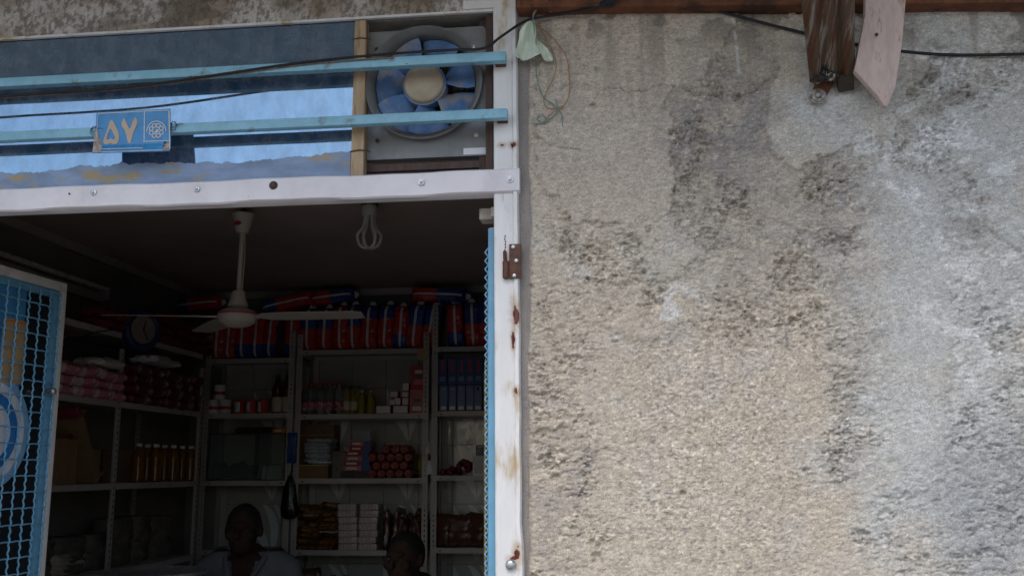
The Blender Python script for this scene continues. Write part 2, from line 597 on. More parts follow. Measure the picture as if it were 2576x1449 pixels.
ds = blob([(1830, 330, 160, 190, 1), (2370, 240, 130, 100, .8), (2120, 600, 130, 180, .55), (2135, 1000, 80, 280, .45), (2430, 520, 80, 90, .6), (1900, 650, 260, 140, .4), (1385, 1250, 70, 320, .5), (2540, 1200, 90, 350, .35), (1920, 120, 40, 260, .7)], .6)
base = ((1 - np.maximum(skin, sandy)) * (1 - sst(QY, 480, 760)) * sst(QX, 1600, 1720) * (1 - sst(QX, 2080, 2260)) * .5)[..., None]     # darker base coat where the skin has come off
col = col * (1 - base) + np.array([.335, .29, .24]) * base
ds = (ds * sst(fbm(X * 22, Z * 30, 111, 4), .35, .6))[..., None]
col = col * (1 - ds) + np.array([.30, .272, .245]) * ds
lt = (sst(fbm(X * 16, Z * 20, 121, 4), .58, .68) * (blob([(2330, 400, 260, 330, 1), (2480, 700, 200, 250, .9), (1650, 830, 140, 110, .8), (1600, 700, 200, 100, .5)], .5) + .12))[..., None]
col = col * (1 - .6 * lt) + np.array([.66, .66, .65]) * .6 * lt
br = blob([(2500, 1300, 200, 250, 1)], .7)[..., None]
col = col * (1 - .75 * br) + np.array([.30, .315, .325]) * .75 * br
sp = vnoise(X * 190, Z * 260, 131)[..., None]                        # dark and pale sand grains
gr = (.35 + .65 * np.maximum(sandy, rough))[..., None]
col = col * (1 - .65 * gr * sst(sp, .80, .90)) + np.array([.13, .12, .112]) * .65 * gr * sst(sp, .80, .90)
sp2 = vnoise(X * 150, Z * 230, 137)[..., None]
col = col * (1 + .38 * gr * sst(sp2, .72, .92) - .22 * gr * sst(1 - sp2, .66, .9))
sp3 = fbm(X * 95, Z * 240, 141, 3, .7)[..., None]
col = col * (1 + .5 * (.35 + .65 * gr) * (sp3 - .5) * 2)
crack_shade = ((1 - sst(cd_, .3, 1.1)) * .5 * sst(fbm(X * 40, Z * 40, 331, 3), .35, .6))[..., None]     # shade of the cracks painted in, as frontal light leaves them bright
col = col * (1 - crack_shade) + np.array([.10, .09, .08]) * crack_shade
fleck = (sst(fbm(X * 105, Z * 200, 341, 3, .6), .63, .67) * np.clip(.10 + 1.1 * rough, 0, 1) * (.15 + .85 * clus))[..., None] * .40  # dark grit flecks over rough zones, doubling as painted shade of the pits
col = col * (1 - fleck) + np.array([.15, .13, .115]) * fleck
pk = sst(vnoise(X * 75, Z * 90, 151), .93, .97)[..., None] * gr
col = col * (1 - pk * .7) + np.array([.19, .20, .215]) * pk * .7
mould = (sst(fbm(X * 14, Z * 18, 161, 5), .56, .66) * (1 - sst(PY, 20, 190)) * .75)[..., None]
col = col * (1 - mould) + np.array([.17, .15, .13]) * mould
drip = (sst(fbm(X * 26, Z * 1.6, 171, 3), .60, .72) * (1 - sst(PY, 60, 420)) * .45)[..., None]
col = col * (1 - drip) + np.array([.2, .175, .15]) * drip
wd_ = ((1 - sst(np.abs(PX - 1616 - (PY - 120) * -.02), 2, 5)) * (sst(PY, 100, 110) - sst(PY, 150, 160)) + (1 - sst(np.abs(PX - 1850 - (PY - 90) * .1), 2, 6)) * (sst(PY, 70, 90) - sst(PY, 180, 210))) * sst(fbm(X * 90, Z * 60, 181, 2), .45, .55)
col = col * (1 - .6 * wd_[..., None]) + .62 * .6 * wd_[..., None]
st = np.array([.27, .245, .225])
col = col * (1 - strip[..., None]) + st * (.85 + .3 * fbm(X * 60, Z * 20, 191, 3)[..., None]) * strip[..., None]
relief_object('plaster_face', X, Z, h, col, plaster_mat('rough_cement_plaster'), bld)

# the rest of the front wall, a little behind the relief
fw = MB()
fw.box(PX1 - .004, 3.2, .03, .24, 0, 3.4)
fw.box(W1, 3.2, -.002, .03, 0, 3.4)
fw.box(PX1 - .004, W1, -.002, .03, 0, Zb)
fw.box(PX1 - .004, W1, -.002, .03, Zt, 3.4)
fw.box(OL - 1.6, OL - .06, 0, .24, 0, 3.4)
fw.box(OL - .06, PX1 - .004, .03, .24, ZT + .004, 3.4)
m['cement'] = mk('cement_plaster', (.46, .43, .38), .92, var=.15, scale=40, bump=.8, bscale=120, col2=(.36, .33, .29), thr=.58, c2scale=6)
fw.build('front_wall', m['cement'], bld)

# stained lintel above the opening
xs = np.linspace(OL - .1, PX1 - .004, 420)
zs = np.linspace(ZT + .002, 3.02, 70)
X2, Z2 = np.meshgrid(xs, zs)
h2 = (fbm(X2 * 40, Z2 * 40, 201, 4) - .5) * .012 + (fbm(X2 * 130, Z2 * 130, 205, 3) - .5) * .006
mo = sst(fbm(X2 * 7, Z2 * 9, 211, 5), .34, .66)[..., None]
fl = sst(fbm(X2 * 110, Z2 * 60, 221, 4, .7), .44, .62)[..., None]
c2 = np.array([.60, .57, .54]) * (1 - mo) + np.array([.36, .30, .235]) * mo
c2 = c2 * (1 - .7 * fl) + np.array([.13, .11, .088]) * .7 * fl
dk = sst(fbm(X2 * 5, Z2 * 14, 231, 4), .56, .66)[..., None]
c2 = c2 * (1 - .6 * dk) + np.array([.13, .11, .085]) * .6 * dk
relief_object('lintel', X2, Z2, h2 + .004, c2, plaster_mat('stained_lintel_concrete'), bld)

ins = MB()
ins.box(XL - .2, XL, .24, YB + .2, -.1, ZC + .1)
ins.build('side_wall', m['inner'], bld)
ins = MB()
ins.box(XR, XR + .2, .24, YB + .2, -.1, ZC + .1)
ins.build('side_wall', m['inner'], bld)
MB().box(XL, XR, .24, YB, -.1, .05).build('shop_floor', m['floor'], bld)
MB().box(XL, XR, .24, YB, ZC, ZC + .15).build('ceiling', m['ceil'], bld)
MB().box(XL - .2, XR + .2, .0, YB + .2, 3.4, 3.5).build('roof_slab', m['cement'], bld)
cn = MB()
cn.box(XL, XL + .035, .24, YB - .02, ZC - .045, ZC)
cn.build('cornice', m['shelf'], bld)
MB().box(XL + .035, XR, YB - .035, YB - .014, ZC - .045, ZC).build('cornice', m['shelf'], bld)
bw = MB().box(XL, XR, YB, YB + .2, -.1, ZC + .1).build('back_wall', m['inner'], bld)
m['tile'] = mk('glazed_tile', (.36, .35, .32), .16, var=.05, scale=6, bump=.05, bscale=12)
m['leafprint'] = mk('tile_leaf_print', (.58, .585, .58), .2, var=.04)
tw, th = .228, .375
joint = at(1139, 1267, YB - .012)


def tile_mesh(leaf):
    b = MB()
    b.box(.0012, tw - .0012, -.012, 0, .0012, th - .0012)
    if leaf:
        for P0, P1, P2, P3, wd in (((-.005, .37), (.02, .22), (.12, .18), (.155, .02), .034), ((.105, .372), (.20, .28), (.20, .15), (.16, .02), .028), ((.18, .372), (.215, .33), (.235, .26), (.25, .2), .014)):
            le, ri = [], []
            for i in range(15):
                t = i / 14
                q = [(1 - t) ** 3 * P0[k] + 3 * t * (1 - t) ** 2 * P1[k] + 3 * t * t * (1 - t) * P2[k] + t ** 3 * P3[k] for k in (0, 1)]
                hw = wd * math.sin(math.pi * (.08 + .92 * t)) ** .8
                le.append((q[0] - hw, q[1]))
                ri.append((q[0] + hw, q[1] + hw * .5))
            pts = [(min(max(x, .004), tw - .004), min(max(z, .004), th - .004)) for x, z in le + ri[::-1]]
            b.prism(pts, -.0128, -.0115, 1)
    return b


tiles = [tile_mesh(False), tile_mesh(True)]
protos = []
for k in range(2):
    o = tiles[k].build('wall_tile', [m['tile'], m['leafprint']], origin=(0, 0, 0), bevel=.0015, seg=1)
    protos.append(o)
fi = [0, 0]
c0 = int(math.floor((XL - joint.x) / tw))
c1 = int(math.ceil((XR - joint.x) / tw))
r0 = int(math.floor((.1 - joint.z) / th))
for rr in range(r0, 4):
    for cc in range(c0 + 1, c1 - 1):
        x, z = joint.x + cc * tw, joint.z + rr * th
        if z < .06 or z + th > ZC - .05 or x < XL or x + tw > XR: continue
        lf = 1 if cc % 2 == 0 and rr < 2 else 0
        if fi[lf] == 0:
            o = protos[lf]
            fi[lf] = 1
        else:
            o = protos[lf].copy()
            C.objects.link(o)
        o.parent = bw
        o.location = Vector((x, YB + .001, z)) - BASE[bld.name]

# ------------------------------------------------------------------ awning over the street
m['sheet'] = mk('zinc_sheet', (.55, .55, .56), .6, metal=.0, var=.15, bump=.05)
aw = empty('street_awning', (0, -.45, 2.75), 'rusty steel awning bracketed to the plaster wall above the door', 'awning')
b = MB()
vs, fs = [], []
n = 260
for i in range(n + 1):
    x = -4.2 + 8.4 * i / n
    zz = .004 * math.sin(i * math.pi / 2)
    for y, z in ((-.02, 3.03), (-.78, 2.965)):
        vs += [(x, y, z + zz), (x, y, z + zz + .003)]
for i in range(n):
    o = i * 4
    p = o + 4
    fs += [(o, o + 2, p + 2, p), (o + 1, p + 1, p + 3, o + 3), (o + 2, o + 3, p + 3, p + 2), (o, p, p + 1, o + 1)]
b.add(vs, fs)
b.build('corrugated_sheet', m['sheet'], aw)
MB().box(-4.2, 4.2, -.79, -.765, 2.938, 2.968).build('edge_beam', m['galv'], aw, bevel=.004)
A, Bp = at(1300, 20, -.05), at(2576, 7, -.05)
b = MB()
dirx = (Bp - A)
e0, e1 = A - dirx * .0, A + dirx * 1.6
b.add([(p.x, y, p.z + dz) for p in (e0, e1) for y in (-.05, .01) for dz in (0, .075)], [(0, 1, 3, 2), (4, 6, 7, 5), (0, 4, 5, 1), (2, 3, 7, 6), (0, 2, 6, 4), (1, 5, 7, 3)])
b.box(A.x, A.x + .02, -.06, 0, A.z + .07, 3.03)
b.box(1.9, 1.93, -.06, 0, A.z - .1, 3.03)
b.build('ledger_beam', m['rust'], aw, bevel=.004)
# strut
st_ = at(2094, 196, -.035)
s_top = Vector((st_.x * .71, -.74, st_.z + .40))
ax = (s_top - st_).normalized()
side = Vector((1, 0, 0)) - ax * ax.x
side.normalize()
nrm = side.cross(ax).normalized()
if nrm.z > 0: nrm = -nrm
SM = Matrix(((side.x, nrm.x, ax.x, st_.x), (side.y, nrm.y, ax.y, st_.y), (side.z, nrm.z, ax.z, st_.z), (0, 0, 0, 1)))
m['strut'] = mk('rust_streaked_strut', (.13, .085, .055), .8, metal=.15, var=.3, scale=9, stretch=(9, .5, 1.0), bump=.25, bscale=30, col2=(.28, .26, .24), thr=.56, soft=.06, c2scale=9,
                col3=(.11, .037, .016), thr3=.56, c3scale=8)
L_ = (s_top - st_).length
b = MB()
prof = [(-.046, -.004), (-.040, .014), (-.026, .016), (-.021, .004), (-.012, .004), (-.007, .015), (.008, .015), (.013, .003), (.019, .003), (.024, .018), (.041, .018), (.047, -.004)]
prof += [(.047, -.02), (-.046, -.02)]
np_ = len(prof)
vs = [SM @ Vector((x * (1.12 + .4 * t), y, t * L_)) for t in (0, .5, 1) for x, y in prof]
fs = [tuple(range(np_ - 1, -1, -1)), tuple(range(2 * np_, 3 * np_))] + [(k * np_ + i, k * np_ + (i + 1) % np_, (k + 1) * np_ + (i + 1) % np_, (k + 1) * np_ + i) for k in (0, 1) for i in range(np_)]
b.add(vs, fs)
strut = b.build('strut', m['strut'], aw, bevel=.002, seg=1)
b = MB()
b.box(.010, .047, -.024, .0205, -.034, .012, M=SM)
b.build('end_cap', m['grille'], aw, bevel=.003)
m['grease'] = mk('black_grease', (.03, .023, .017), .7, var=.5, scale=60, bump=1., bscale=90)
b = MB()
gc = at(2072, 168, -.055)
gp = []
for k in range(70):
    c_ = gc + Vector((random.gauss(0, .012), random.uniform(-.016, .006), random.uniform(-.036, .034)))
    r_ = random.uniform(.003, .0085)
    b.lathe([(r_ * math.sin(math.pi * (i + .3) / 6.6), -r_ * math.cos(math.pi * (i + .3) / 6.6)) for i in range(7)], Matrix.Translation(c_), 8)
b.build('grease_clot', m['grease'], aw, smooth=True)
# foot of the strut: two lugs with bolts on the wall
b = MB()
p1, p0 = at(2076, 205, -.03), at(2055, 248, -.012)
d = (p0 - p1)
ang = math.atan2(d.x, -d.z)
b.tube([p1 + Vector((0, .02, .035)), p1 + Vector((0, .01, 0)), p0 + Vector((0, .004, .0))], [.024, .022, .017], 10, squash=.5)
b.build('wall_lug', m['rust'], aw, bevel=0, smooth=True)
RX = Matrix.Rotation(math.radians(90), 4, 'X')


def bolt_mesh(b, c, r, mi=0, nut=True):
    M_ = Matrix.Translation(c) @ RX
    b.lathe([(r * .98, 0), (r, .001), (r * .95, .0022), (r * .55, .003)], M_, 18, mi)
    if nut:
        b.lathe([(r * .52, .002), (r * .52, .005), (r * .42, .0068), (r * .2, .0075)], M_, 6, mi)
    return b


m['oldbolt'] = mk('old_bolt', (.26, .245, .22), .5, metal=.5, var=.35, scale=70, col2=(.13, .06, .03), thr=.6, c2scale=60)
bolt_mesh(MB(), p1 + Vector((.004, -.034, 0)), .0135).build('bolt', m['oldbolt'], aw, smooth=True)
bb = bolt_mesh(MB(), p0 + Vector((0, -.016, 0)), .0155)
bb.lathe([(.019, -.002), (.019, .0005)], Matrix.Translation(p0 + Vector((0, -.015, 0))) @ RX, 20)
bb.build('bolt', m['oldbolt'], aw, smooth=True)
m['pink'] = mk('pale_pink_paint', (.56, .44, .40), .65, var=.14, scale=7, stretch=(7, 7, .7), bump=.45, bscale=25, col2=(.36, .26, .21), thr=.63, soft=.08, c2scale=7, col3=(.25, .17, .12), thr3=.74, c3scale=14)
pl = [(2178, -60), (2290, -60), (2279, 0), (2270, 110), (2254, 215), (2236, 262), (2231, 268), (2224, 266), (2207, 240), (2150, 178), (2158, 130), (2176, 40)]
pts = [at(x, y, -.085 - (200 - y) * .00025) for x, y in pl]
b = MB()
n = len(pts)
th_ = Vector((0, .022, 0))
b.add(pts + [p + th_ for p in pts], [tuple(range(n)), tuple(range(2 * n - 1, n - 1, -1))] + [(i, (i + 1) % n, (i + 1) % n + n, i + n) for i in range(n)])
plank = b.build('pink_plank', m['pink'], aw, bevel=.003)
MB().tube([at(2225, -40, -.06), Vector((at(2225, -40, -.06).x, -.14, 3.02))], .02, 6).build('hanger_batten', m['rust'], aw)
nb = at(2205, 88, -.117)
bolt_mesh(MB(), nb, .004, nut=False).build('nail_head', m['rustbolt'], aw, smooth=True)

# ------------------------------------------------------------------ door frame
fr = empty('shopfront', (OL, .02, 0), 'white painted steel shop front frame with peeling paint and rust', 'shop front', kind='thing')
offp = BASE[fr.name]


def loc(px, py, Y=-.012):
    p = at(px, py, Y)
    return (p.x - offp.x, p.y - offp.y, p.z - offp.z)


spots = []
for px, py, rx, rz in ((1264, 366, 7, 5), (1290, 366, 8, 6), (1297, 792, 8, 24), (1291, 855, 4, 20), (1298, 985, 5, 8), (1302, 1393, 8, 16), (1294, 1404, 10, 6)):
    p = loc(px, py)
    spots.append((*p, rx / 1000, rz / 1000))
m['post'] = mk('peeling_white_paint', (.76, .75, .74), .5, var=.05, scale=10, stretch=(2, 2, .6), bump=.3, bscale=45, col2=(.52, .40, .24), thr=.60, soft=.09, c2scale=8,
               spots=spots, spotcol=(.12, .03, .02), col3=(.58, .55, .50), thr3=.68, c3scale=9)
b = MB()
# box post with a rolled outer lip, slightly uneven
nzs = 44
vs, fs = [], []
pr = [(0, .05), (0, -.010), (.003, -.013), (.043, -.013), (.046, -.011), (.049, -.018), (.057, -.019), (.060, -.013), (.060, .05)]
wpost = PX1 - PX0
for k in range(nzs + 1):
    z = .03 + (2.80 - .03) * k / nzs
    wob = (random.random() - .5) * .0022
    for j, (x, y) in enumerate(pr):
        xx = PX0 + x * wpost / .060 + (wob if j >= 5 else wob * .2) + (z - 2.0) * -.003 + (.004 if j >= 5 and z < 1.45 else 0)
        vs.append((xx, y, z))
n = len(pr)
for k in range(nzs):
    for j in range(n):
        fs.append((k * n + j, k * n + (j + 1) % n, (k + 1) * n + (j + 1) % n, (k + 1) * n + j))
fs += [tuple(range(n)), tuple(nzs * n + j for j in range(n))]
b.add(vs, fs)
b.build('door_post', m['post'], fr, smooth=True)
MB().box(OL - .06, OL, -.012, .05, .03, 2.80).build('door_post', m['post'], fr, bevel=.003)
# head rail
b = MB()
zt0 = at(620, 66, -.01).z
b.box(OL, PX0 + .002, -.007, .005, ZT - .003, ZT + .004)
b.box(at(1165, 32, -.012).x, PX0 + .002, -.013, .0, ZT + .004, ZT + .028)
b.build('head_rail', m['post'], fr, bevel=.002)
# transom strip: thin sheet, not quite flat
zt_, zb_ = at(650, 449, -.02).z, at(650, 508, -.02).z
m['strip'] = mk('white_strip_paint', (.745, .715, .735), .45, var=.05, scale=6, bump=.06, bscale=14, col2=(.63, .60, .62), thr=.55, soft=.12, c2scale=5, col3=(.38, .31, .25), thr3=.71, c3scale=18)
vs, fs = [], []
nn = 70
x1t = at(1307, 460, -.02).x
for i in range(nn + 1):
    x = OL - .03 + (x1t - OL + .03) * i / nn
    dz = .0016 * math.sin(i * .31) + .001 * math.sin(i * .9 + 1)
    dy = .0012 * math.sin(i * .23 + .4)
    for y, z in ((-.016 + dy, zb_ + dz), (-.021 + dy, zb_ + .004 + dz), (-.022 + dy, (zt_ + zb_) / 2), (-.021 + dy, zt_ - .004 + dz * .6), (-.016 + dy, zt_ + dz * .6), (.03, zt_ - .001), (.03, zb_ + .001)):
        vs.append((x, y, z))
for i in range(nn):
    for j in range(7):
        fs.append((i * 7 + j, i * 7 + (j + 1) % 7, (i + 1) * 7 + (j + 1) % 7, (i + 1) * 7 + j))
fs += [tuple(range(7)), tuple(nn * 7 + j for j in range(7))]
ts = MB().add(vs, fs).build('transom_bar', m['strip'], fr, smooth=True)
for px, py, mm, r_ in ((235, 485, 'bolt', .0085), (495, 476, 'bolt', .0085), (1060, 459, 'bolt', .009), (1283, 452, 'bolt', .0095), (688, 467, 'rustbolt', .0115)):
    bolt_mesh(MB(), at(px, py, -.0225), r_).build('bolt', m[mm], ts, smooth=True)
bolt_mesh(MB(), at(175, 488, -.0225), .0025, nut=False).build('rivet', m['rustbolt'], ts, smooth=True)
c_ = at(1285, 1420, -.014)
bq = MB().lathe([(.0115, 0), (.0125, .002), (.012, .006), (.009, .009), (.004, .0103)], Matrix.Translation(c_) @ RX, 20)
bq.build('bolt', m['bolt'], fr, smooth=True)
# rusty hinge welded on the post
hg = MB()
a_, b_ = at(1281, 615, -.020), at(1311, 700, -.020)
hg.box(a_.x, b_.x, -.0235, -.012, b_.z, a_.z)
hinge = hg.build('hinge', m['hinge'], fr, bevel=.001)
hc = at(1273, 655, -.020)
z0_, z1_ = at(1273, 706, -.02).z, at(1273, 658, -.02).z
hb = MB()
hb.tube([(hc.x, -.021, z0_ + .004), (hc.x, -.021, z0_ + .007), (hc.x, -.021, z1_)], [.005, .0085, .0085], 12)
hb.tube([(hc.x - .002, -.021, z1_), (hc.x - .003, -.021, at(1271, 632, -.02).z)], .0045, 10)
hb.box(hc.x, a_.x + .002, -.0225, -.0205, z0_ + .012, z1_ - .004)
hb.build('hinge_barrel', m['hinge'], hinge, smooth=True)
for px, py in ((1291, 622), (1299, 656), (1294, 694)):
    bolt_mesh(MB(), at(px, py, -.0238), .0048, nut=False).build('screw', m['bolt'], hinge, smooth=True)
m['rustflake'] = mk('rust_streak', (.12, .035, .02), .8)
b = MB()
for k in range(7):
    q = at(1270.5 + random.uniform(-1, 1), 594 + k * 7, -.0145)
    b.box(q.x - .0014, q.x + .0014, -.0142, -.012, q.z - .0025, q.z + .0020)
b.build('rust_weld', m['rustflake'], hinge)

# ------------------------------------------------------------------ transom window: mirror glass, battens, film
mg = bpy.data.materials.new('blue_mirror_glass')
mg.use_nodes = True
t = mg.node_tree
N, L = t.nodes, t.links
pb = N['Principled BSDF']
pb.inputs['Metallic'].default_value = 1
tc = N.new('ShaderNodeTexCoord')
mp = N.new('ShaderNodeMapping')
mp.inputs['Scale'].default_value = (2.5, 1, 1.0)
L.new(tc.outputs['Object'], mp.inputs[0])
n1 = N.new('ShaderNodeTexNoise')
n1.inputs['Scale'].default_value = 6
n1.inputs['Detail'].default_value = 6
n1.inputs['Roughness'].default_value = .65
L.new(mp.outputs[0], n1.inputs['Vector'])
rp = N.new('ShaderNodeValToRGB')
rp.color_ramp.elements[0].position, rp.color_ramp.elements[0].color = .32, (.165, .265, .37, 1)
rp.color_ramp.elements[1].position, rp.color_ramp.elements[1].color = .68, (.21, .335, .455, 1)
L.new(n1.outputs[0], rp.inputs[0])
L.new(rp.outputs[0], pb.inputs['Base Color'])
r2 = N.new('ShaderNodeMapRange')
r2.inputs[1].default_value, r2.inputs[2].default_value, r2.inputs[3].default_value, r2.inputs[4].default_value = .3, .7, .02, .06
L.new(n1.outputs[0], r2.inputs[0])
L.new(r2.outputs[0], pb.inputs['Roughness'])
n2 = N.new('ShaderNodeTexNoise')
n2.inputs['Scale'].default_value = 3.2
n2.inputs['Detail'].default_value = 2
L.new(tc.outputs['Object'], n2.inputs['Vector'])
bn = N.new('ShaderNodeBump')
bn.inputs['Strength'].default_value = .05
bn.inputs['Distance'].default_value = .02
L.new(n2.outputs[0], bn.inputs['Height'])
L.new(bn.outputs[0], pb.inputs['Normal'])
dust_reflection = N.new('ShaderNodeBsdfDiffuse')  # grime on the pane; its mottling also imitates a reflected wall opposite
dust_reflection.inputs['Color'].default_value = (.25, .30, .37, 1)
mp2 = N.new('ShaderNodeMapping')
mp2.inputs['Scale'].default_value = (14, 1, 5)
L.new(tc.outputs['Object'], mp2.inputs[0])
n3 = N.new('ShaderNodeTexNoise')
n3.inputs['Scale'].default_value = 1.6
n3.inputs['Detail'].default_value = 7
n3.inputs['Roughness'].default_value = .7
L.new(mp2.outputs[0], n3.inputs['Vector'])
r3 = N.new('ShaderNodeMapRange')
r3.inputs[1].default_value, r3.inputs[2].default_value, r3.inputs[3].default_value, r3.inputs[4].default_value = .38, .68, .05, .5
n4 = N.new('ShaderNodeTexNoise')
n4.inputs['Scale'].default_value = 22
n4.inputs['Detail'].default_value = 8
n4.inputs['Roughness'].default_value = .7
L.new(tc.outputs['Object'], n4.inputs['Vector'])
av = N.new('ShaderNodeMath')
av.operation = 'MULTIPLY_ADD'
L.new(n4.outputs[0], av.inputs[0])
av.inputs[1].default_value = .5
hv = N.new('ShaderNodeMath')
hv.operation = 'MULTIPLY'
L.new(n3.outputs[0], hv.inputs[0])
hv.inputs[1].default_value = .5
L.new(hv.outputs[0], av.inputs[2])
L.new(av.outputs[0], r3.inputs[0])
ms = N.new('ShaderNodeMixShader')
L.new(r3.outputs[0], ms.inputs[0])
L.new(pb.outputs[0], ms.inputs[1])
L.new(dust_reflection.outputs[0], ms.inputs[2])
L.new(ms.outputs[0], N['Material Output'].inputs['Surface'])
xb0, xb1 = at(882, 250, 0).x, at(917, 250, 0).x       # wooden batten
GY = .006
b = MB()
b.box(OL, xb0 + .006, GY, GY + .004, zt_ - .004, ZT - .005)
b.build('window_pane', mg, fr)
b = MB()
bt0, bt1 = at(893, 60, -.004), at(882, 430, -.004)
b.add([Vector(p) for p in ((bt0.x, -.006, ZT - .006), (bt0.x + .030, -.006, ZT - .006), (bt1.x + .0335, -.006, zt_ - .002), (bt1.x, -.006, zt_ - .002),
                           (bt0.x, .03, ZT - .006), (bt0.x + .030, .03, ZT - .006), (bt1.x + .0335, .03, zt_ - .002), (bt1.x, .03, zt_ - .002))],
      [(0, 1, 2, 3), (7, 6, 5, 4), (0, 4, 5, 1), (1, 5, 6, 2), (2, 6, 7, 3), (3, 7, 4, 0)])
bat = b.build('wooden_batten', m['wood'], fr, bevel=.002)
xr0, xr1 = at(1223, 230, .02).x, at(1241, 230, .02).x
MB().box(xr0, xr1, .01, .035, zt_ - .002, ZT - .006).build('dark_batten', m['darkwood'], fr, bevel=.002)
for yy, parent, x0_, x1_ in ((100, bat, 886, 925), (382, bat, 880, 926), (78, fr, 1222, 1243), (359, fr, 1222, 1243)):
    q0, q1 = at(x0_, yy, -.008), at(x1_, yy - 2, -.008)
    MB().tube([q0, (q0 + q1) / 2 + Vector((0, -.002, .003)), q1, q1 + Vector((.006, -.001, -.004))], .0016, 6).build('binding_wire', m['rustbolt'], parent)
# torn, dusty film along the bottom of the pane
m['film'] = mk('dusty_blue_film', (.24, .32, .46), .75, var=.18, scale=9, stretch=(1, 1, 2.5), bump=.3, bscale=30, col2=(.38, .31, .20), thr=.57, soft=.05, c2scale=7, col3=(.42, .48, .6), thr3=.64, c3scale=12)
fpoly = [(OL, zt_ - .003)]
top = []
rw = 0.
for i in range(260):
    px = -300 + i * (882 + 300) / 259
    rw = rw * .86 + random.gauss(0, 1.5)
    py = 428 - max(0, px) * .045 + (6 if px < 300 else 0) + rw + 6 * math.sin(i * .045)
    q = at(px, py, 0)
    if q.x > OL and q.x < xb0: top.append((q.x, q.z))
fpoly = [(OL, zt_ - .003), (OL, top[0][1])] + top + [(xb0 + .003, top[-1][1]), (xb0 + .003, zt_ - .003)]
MB().prism(fpoly, GY - .0025, GY - .0005).build('torn_window_film', m['film'], fr)

# two pale blue guard bars
for k, (yl, yr, hh, xe, lab) in enumerate((((190, 214), (127, 152), 0, 1272, ''), ((328, 354), (270, 296), 0, 1276, ''))):
    q0 = (at(0, yl[0], -.058), at(0, yl[1], -.058))
    q1 = (at(xe, yr[0], -.058), at(xe, yr[1], -.058))
    zt1, zb1 = q1[0].z, q1[1].z
    b = MB()
    b.box(OL - .05, q1[0].x, -.058, -.034, zb1, zt1 - .002)
    bar = b.build('guard_bar', m['blue'], fr, bevel=.0022)
    MB().box(OL - .052, OL - .03, -.036, -.008, zb1 + .002, zt1 - .004).build('standoff', m['blue'], bar)
    MB().box(q1[0].x - .03, q1[0].x - .004, -.036, -.012, zb1 + .001, zt1 - .003).build('standoff', m['rust'], bar)

# ------------------------------------------------------------------ number plate
npl = empty('number_plate', at(334, 386, -.066), 'blue enamel house number plate reading 57 tied to the lower guard bar', 'sign')
m['plate'] = mk('blue_enamel', (.035, .24, .52), .28, var=.12, scale=20, bump=.05, col2=(.38, .34, .30), thr=.74, c2scale=22)
m['platewhite'] = mk('plate_white', (.60, .58, .55), .4, var=.08)
m['goldink'] = mk('faded_tan_digit', (.52, .40, .29), .5, var=.06)
PC = [at(243, 283, -.062), at(428, 274, -.062), at(430, 383, -.064), at(236, 388, -.066)]


def uv(u, v, dy=0.):
    """u right 0..1, v down 0..1 on the plate"""
    p = (PC[0] * (1 - u) + PC[1] * u) * (1 - v) + (PC[3] * (1 - u) + PC[2] * u) * v
    p = Vector(p)
    p.y -= .0035 * math.exp(-((v - .93) / .1) ** 2) * 0 + dy
    if v > .78:
        p.y -= (v - .78) * .03            # lower edge bent towards the street
    return p


b = MB()
NU, NV = 12, 10
vs = [uv(i / NU, j / NV) for j in range(NV + 1) for i in range(NU + 1)]
o2 = len(vs)
vs += [p + Vector((0, .0015, 0)) for p in vs]
fs = []
for j in range(NV):
    for i in range(NU):
        q = j * (NU + 1) + i
        fs += [(q, q + 1, q + NU + 2, q + NU + 1), (q + o2, q + NU + 1 + o2, q + NU + 2 + o2, q + 1 + o2)]
rim = [i for i in range(NU + 1)] + [j * (NU + 1) + NU for j in range(1, NV + 1)] + [NV * (NU + 1) + i for i in range(NU - 1, -1, -1)] + [j * (NU + 1) for j in range(NV - 1, 0, -1)]
fs += [(rim[i], rim[i] + o2, rim[(i + 1) % len(rim)] + o2, rim[(i + 1) % len(rim)]) for i in range(len(rim))]
b.add(vs, fs)
plate = b.build('enamel_plate', m['plate'], npl)


def stroke(pts, wd, dy, mt, name, par, closed=False):
    """flat painted line on the plate: pts in (u,v); u is stretched so that wd is in plate heights"""
    asp = 1.7
    P = [Vector((u * asp, v)) for u, v in pts]
    k = len(P)
    vs = []
    for i in range(k):
        a_ = P[i - 1] if (i or closed) else P[0]
        c_ = P[(i + 1) % k] if (i < k - 1 or closed) else P[-1]
        tt = (c_ - a_)
        tt = tt.normalized() if tt.length else Vector((1, 0))
        nn_ = Vector((-tt.y, tt.x)) * wd / 2
        for sgn in (1, -1):
            q = P[i] + nn_ * sgn
            vs.append(uv(q.x / asp, q.y, dy))
    fs = [(2 * i, 2 * i + 1, (2 * i + 3) % (2 * k), (2 * i + 2) % (2 * k)) for i in range(k if closed else k - 1)]
    return MB().add(vs, fs).build(name, mt, par)


stroke([(.025, .035), (.98, .035), (.985, .74), (.645, .74), (.645, .9), (.025, .9)], .022, .0008, m['platewhite'], 'border_line', plate, True)
stroke([(.655, .035), (.655, .74)], .022, .0009, m['platewhite'], 'border_line', plate)
stroke([(.06, .975), (.97, .965)], .02, .0009, m['platewhite'], 'border_line', plate)
stroke([(.99, .05), (.998, .95)], .022, .0009, m['platewhite'], 'border_line', plate)


def uvpoly(pts, dy, mt, name, par):
    return MB().add([uv(u, v, dy) for u, v in pts], [tuple(range(len(pts)))]).build(name, mt, par)


